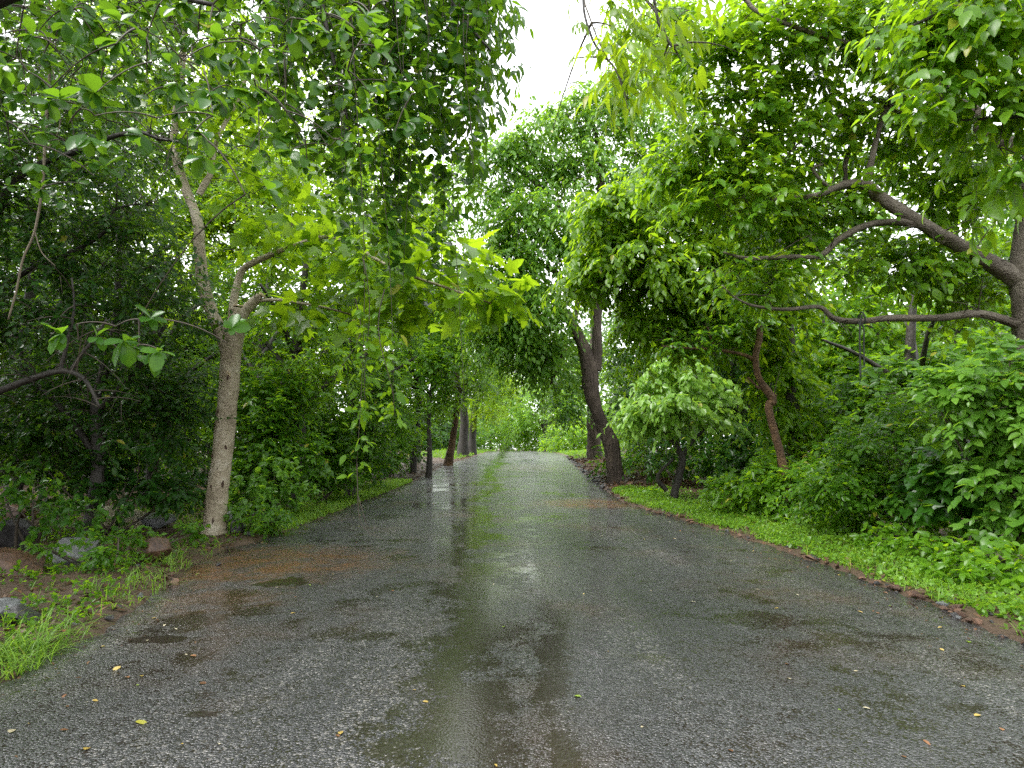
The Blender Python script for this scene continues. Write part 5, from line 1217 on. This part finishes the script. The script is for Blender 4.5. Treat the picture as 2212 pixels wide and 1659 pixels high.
# ------------------------------------------------------------------ ground plants
def grass_mesh(rng, P, h, w, bend=0.6):
    n = len(P); az = rng.random(n) * 6.28; dirv = np.stack([np.cos(az), np.sin(az), 0 * az], -1); sd = np.stack([-np.sin(az), np.cos(az), 0 * az], -1)
    h = h * (0.5 + rng.random(n)); b = bend * (0.3 + rng.random(n))
    ts = (0, .4, .75, 1.0); V = []
    for i, t in enumerate(ts):
        c = P + UP * (h * t * (1 - .35 * b * t))[:, None] + dirv * (h * b * t * t)[:, None]
        if i < 3:
            ww = w * (1, .9, .6)[i]
            V += [c - sd * ww, c + sd * ww]
        else: V.append(c)
    V = np.stack(V, 1)
    t = np.array([(0, 1, 3), (0, 3, 2), (2, 3, 5), (2, 5, 4), (4, 5, 6)])
    F = (np.arange(n)[:, None, None] * 7 + t[None]).reshape(-1, 3)
    tone = np.repeat(rng.random(n), 7)
    return V.reshape(-1, 3), F, tone
rng = np.random.default_rng(71)
# tufts on the near left verge
pts = []
for k in range(110):
    y = 3.6 + 5.6 * rng.random(); x = float(xL(y)) - abs(rng.normal(0.05, .75)) + .02
    m = rng.integers(3, 9); pts.append(np.stack([x + rng.normal(0, .05, m), y + rng.normal(0, .05, m)], -1))
for k in range(26):
    px, py = rng.uniform(-60, 150), rng.uniform(1400, 1470)
    q = G(px, py); m = 14; pts.append(np.stack([q[0] + rng.normal(0, .05, m), q[1] + rng.normal(0, .05, m)], -1))
p2 = np.concatenate(pts); p2 = p2[p2[:, 0] < xL(p2[:, 1]) + .06]
P3 = np.column_stack([p2, gz(np.minimum(p2[:, 0], xL(p2[:, 1]) - .001), p2[:, 1]) - .005])
v, f, t = grass_mesh(rng, P3, 0.19, 0.0048, 1.7)
o = tag(obj('grass', v, f, M['grass'], None, t), 'loose light green grass tufts on the near left verge', 'grass', kind='stuff'); STATS['tris'] += len(f)
# bright strip of short grass further on the left
n = 11000; y = rng.uniform(10.5, 23, n); x = xL(y) - 0.03 - np.abs(rng.normal(0, .95, n)) * np.interp(y, [10.5, 12, 20, 23], [.5, 1.1, 1, .4])
P3 = np.column_stack([x, y, gz(x, y) - .005]); v, f, t = grass_mesh(rng, P3, 0.13, 0.008, 0.9)
tag(obj('grass', v, f, M['grass'], None, t), 'bright strip of short grass along the left road edge before the dark row', 'grass', kind='stuff'); STATS['tris'] += len(f)
n = 5000; y = rng.uniform(4.2, 20, n); x = xR(y) + 0.12 + np.abs(rng.normal(0, .8, n)); k_ = vnoise(x, y, 1.9, 8) > 0.05; x, y = x[k_], y[k_]
P3 = np.column_stack([x, y, gz(x, y) - .005]); v, f, t = grass_mesh(rng, P3, 0.15, 0.005, 1.2)
tag(obj('grass', v, f, M['grass'], None, t), 'thin grass mixed into the weeds of the right verge', 'grass', kind='stuff'); STATS['tris'] += len(f)
# bright ground cover on the right verge
def cover(name, label, x, y, size, leaf, mat, hmax, seed):
    rr = np.random.default_rng(seed); n = len(x)
    hgt = hmax * rr.random(n) ** 1.3 * (0.35 + 0.65 * np.clip(0.5 + 0.8 * vnoise(x, y, 3.0), 0, 1))
    pos = np.column_stack([x, y, gz(x, y) + hgt])
    az = rr.random(n) * 6.28; ax = np.stack([np.cos(az), np.sin(az), 0.15 * np.ones(n)], -1)
    lv = leaves_on_sprays(rr, pos, ax, size * .6, 3, size, 0.2, 1.2, 0.1, 0.35, 0.95, 'rosette', tone_s=np.clip(0.5 + 0.5 * vnoise(x, y, 2.1, 5) + .2 * rr.standard_normal(n), 0, 1))
    o = foliage(None, lv, leaf, M[mat], 0, name); tag(o, label, 'ground cover', kind='stuff')
n = 15000; y = 3.6 + 16.5 * rng.random(n) ** 1.25; w_ = np.interp(y, [3, 6, 9, 14, 20], [3.2, 3.2, 2.6, 2.2, 1.5])
x = xR(y) + 0.16 + (np.abs(rng.normal(0, .5, n))) * w_
keep = rng.random(n) < np.clip((x - xR(y)) * 1.6 + .05 + .75 * vnoise(x, y, 2.6, 9), 0, 1); x, y = x[keep], y[keep]
cover('ground_cover', 'bright carpet of small leafy weeds along the right verge', x, y, 0.065, 'two_round', 'cover', 0.15, 72)
n = 9000; y = 4 + 16 * rng.random(n) ** 1.2; x = xL(y) - .25 - 3.5 * rng.random(n)
keep = rng.random(n) < np.clip(.35 + .7 * vnoise(x, y, 1.7, 4), 0, 1); x, y = x[keep], y[keep]
cover('ground_cover', 'patchy dark weeds among the stones on the left verge', x, y, 0.06, 'two_round', 'mid', 0.16, 73)
n = 5000; y = rng.uniform(40, 78, n); x = np.where(rng.random(n) < .5, xL(y) - .3 - 4 * rng.random(n), xR(y) + .3 + 4 * rng.random(n))
cover('ground_cover', 'light green weeds on both verges near the crest', x, y, 0.16, 'two_round', 'cover', 0.25, 74)
n = 7000; x = rng.uniform(-24, 26, n); y = rng.uniform(9, 36, n); k_ = (x < xL(y) - 1.8) | (x > xR(y) + 2.6); x, y = x[k_], y[k_]
cover('ground_cover', 'scattered seedlings on the shaded forest floor', x, y, 0.12, 'two_round', 'mid', 0.45, 75)
# dead leaves
def litter(label, x, y, size, seed):
    rr = np.random.default_rng(seed); n = len(x)
    pos = np.column_stack([x, y, gz(x, y) + 0.012 + .02 * rr.random(n)]); az = rr.random(n) * 6.28
    ax = np.stack([np.cos(az), np.sin(az), 0 * az], -1)
    lv = leaves_on_sprays(rr, pos, ax, 0.01, 1, size, 0, 0.0, 0.0, 0.3, 1.0)
    tag(foliage(None, lv, 'two', M['litter'], 0, 'leaf_litter'), label, 'leaf litter', kind='stuff')
n = 5000; y = rng.uniform(19.5, 46, n); x = xR(y) + .15 + 3.2 * rng.random(n)
litter('brown dead leaves carpeting the ground under the old roadside giant', x, y, 0.20, 76)
n = 9000; y = rng.uniform(3.5, 46, n) ; x = xL(y) - .1 - 6 * rng.random(n) ** 1.3
litter('brown dead leaves on the soil of the left verge', x, y, 0.09, 77)
n = 5000; y = rng.uniform(3.5, 24, n); x = xR(y) + .05 + 7 * rng.random(n)
litter('brown dead leaves on the soil of the right verge', x, y, 0.08, 78)

def edge_litter(label, side, n, seed):
    rr = np.random.default_rng(seed); y = rr.uniform(2.5, 40, n); off = np.abs(rr.normal(0, .28, n))
    x = xL(y) + off if side < 0 else xR(y) - off
    t_ = (x - xL(y)) / (xR(y) - xL(y))
    z = zroad(y) + .02 * (1 - (2 * t_ - 1) ** 2) + .012 + .006 * rr.random(n); az = rr.random(n) * 6.28
    lv = leaves_on_sprays(rr, np.column_stack([x, y, z]), np.stack([np.cos(az), np.sin(az), 0 * az], -1), 0.005, 1, 0.035, 0, 0.0, 0.0, 0.18, 1.0)
    tag(foliage(None, lv, 'two', M['litter'], 0, 'leaf_litter'), label, 'leaf litter', kind='stuff')
edge_litter('sodden brown leaf scraps washed along the left asphalt edge', -1, 900, 81)
edge_litter('sodden brown leaf scraps washed along the right asphalt edge', 1, 900, 82)
# fallen leaves on the asphalt, each its own thing
kinds = [('fallen_y', 'yellow', .34), ('fallen_b', 'russet', .30), ('fallen_p', 'pale straw', .26), ('fallen_g', 'greenish', .10)]
rng = np.random.default_rng(79)
spots = [(182, 1632, 0, .055), (260, 1447, 0, .06), (143, 1503, 1, .05), (735, 1605, 0, .05), (410, 1423, 1, .05), (290, 1578, 3, .09), (20, 1590, 2, .06), (430, 1485, 1, .045), (1085, 1365, 3, .05), (2095, 1395, 3, .06), (2085, 1490, 0, .04), (1995, 1615, 1, .05)]
for k in range(230):
    if k < len(spots):
        px, py, ci, s = spots[k]; q = G(px, py); x, y = q[0], q[1]
    else:
        y = 2.3 + 16 * rng.random() ** 1.6; u = rng.random(); u = u if rng.random() < .3 else (0.25 * u ** 1.5 if rng.random() < .55 else 1 - .3 * u ** 1.5)
        x = float(xL(y)) + .1 + u * float(xR(y) - xL(y) - .2); ci = int(rng.choice(4, p=[q[2] for q in kinds])); s = rng.uniform(.018, .05)
    mk, word, _ = kinds[ci]
    o = bpy.data.objects.new('fallen_leaf', tone_mesh(['oval', 'obovate', 'lance'][k % 3], M[mk], int(rng.integers(0, 7)))); col.objects.link(o)
    t_ = (x - float(xL(y))) / float(xR(y) - xL(y))
    o.location = (x, y, float(zroad(y)) + .02 * (1 - (2 * t_ - 1) ** 2) + .006 * float(vnoise(x, y, 1.7)) + .25 * s * .3 + .004)
    o.scale = (s * 1.1, s, s * .8); o.rotation_euler = (rng.uniform(-.1, .1), rng.uniform(-.15, .15), rng.uniform(0, 6.28))
    side = 'left' if t_ < .36 else ('right' if t_ > .68 else 'middle')
    tag(o, '%s fallen leaf lying on the wet asphalt, %s of the road' % (word, side if side == 'middle' else side + ' side'), 'fallen leaf', 'fallen leaves on the road')
print('STATS', STATS, len(bpy.data.objects))
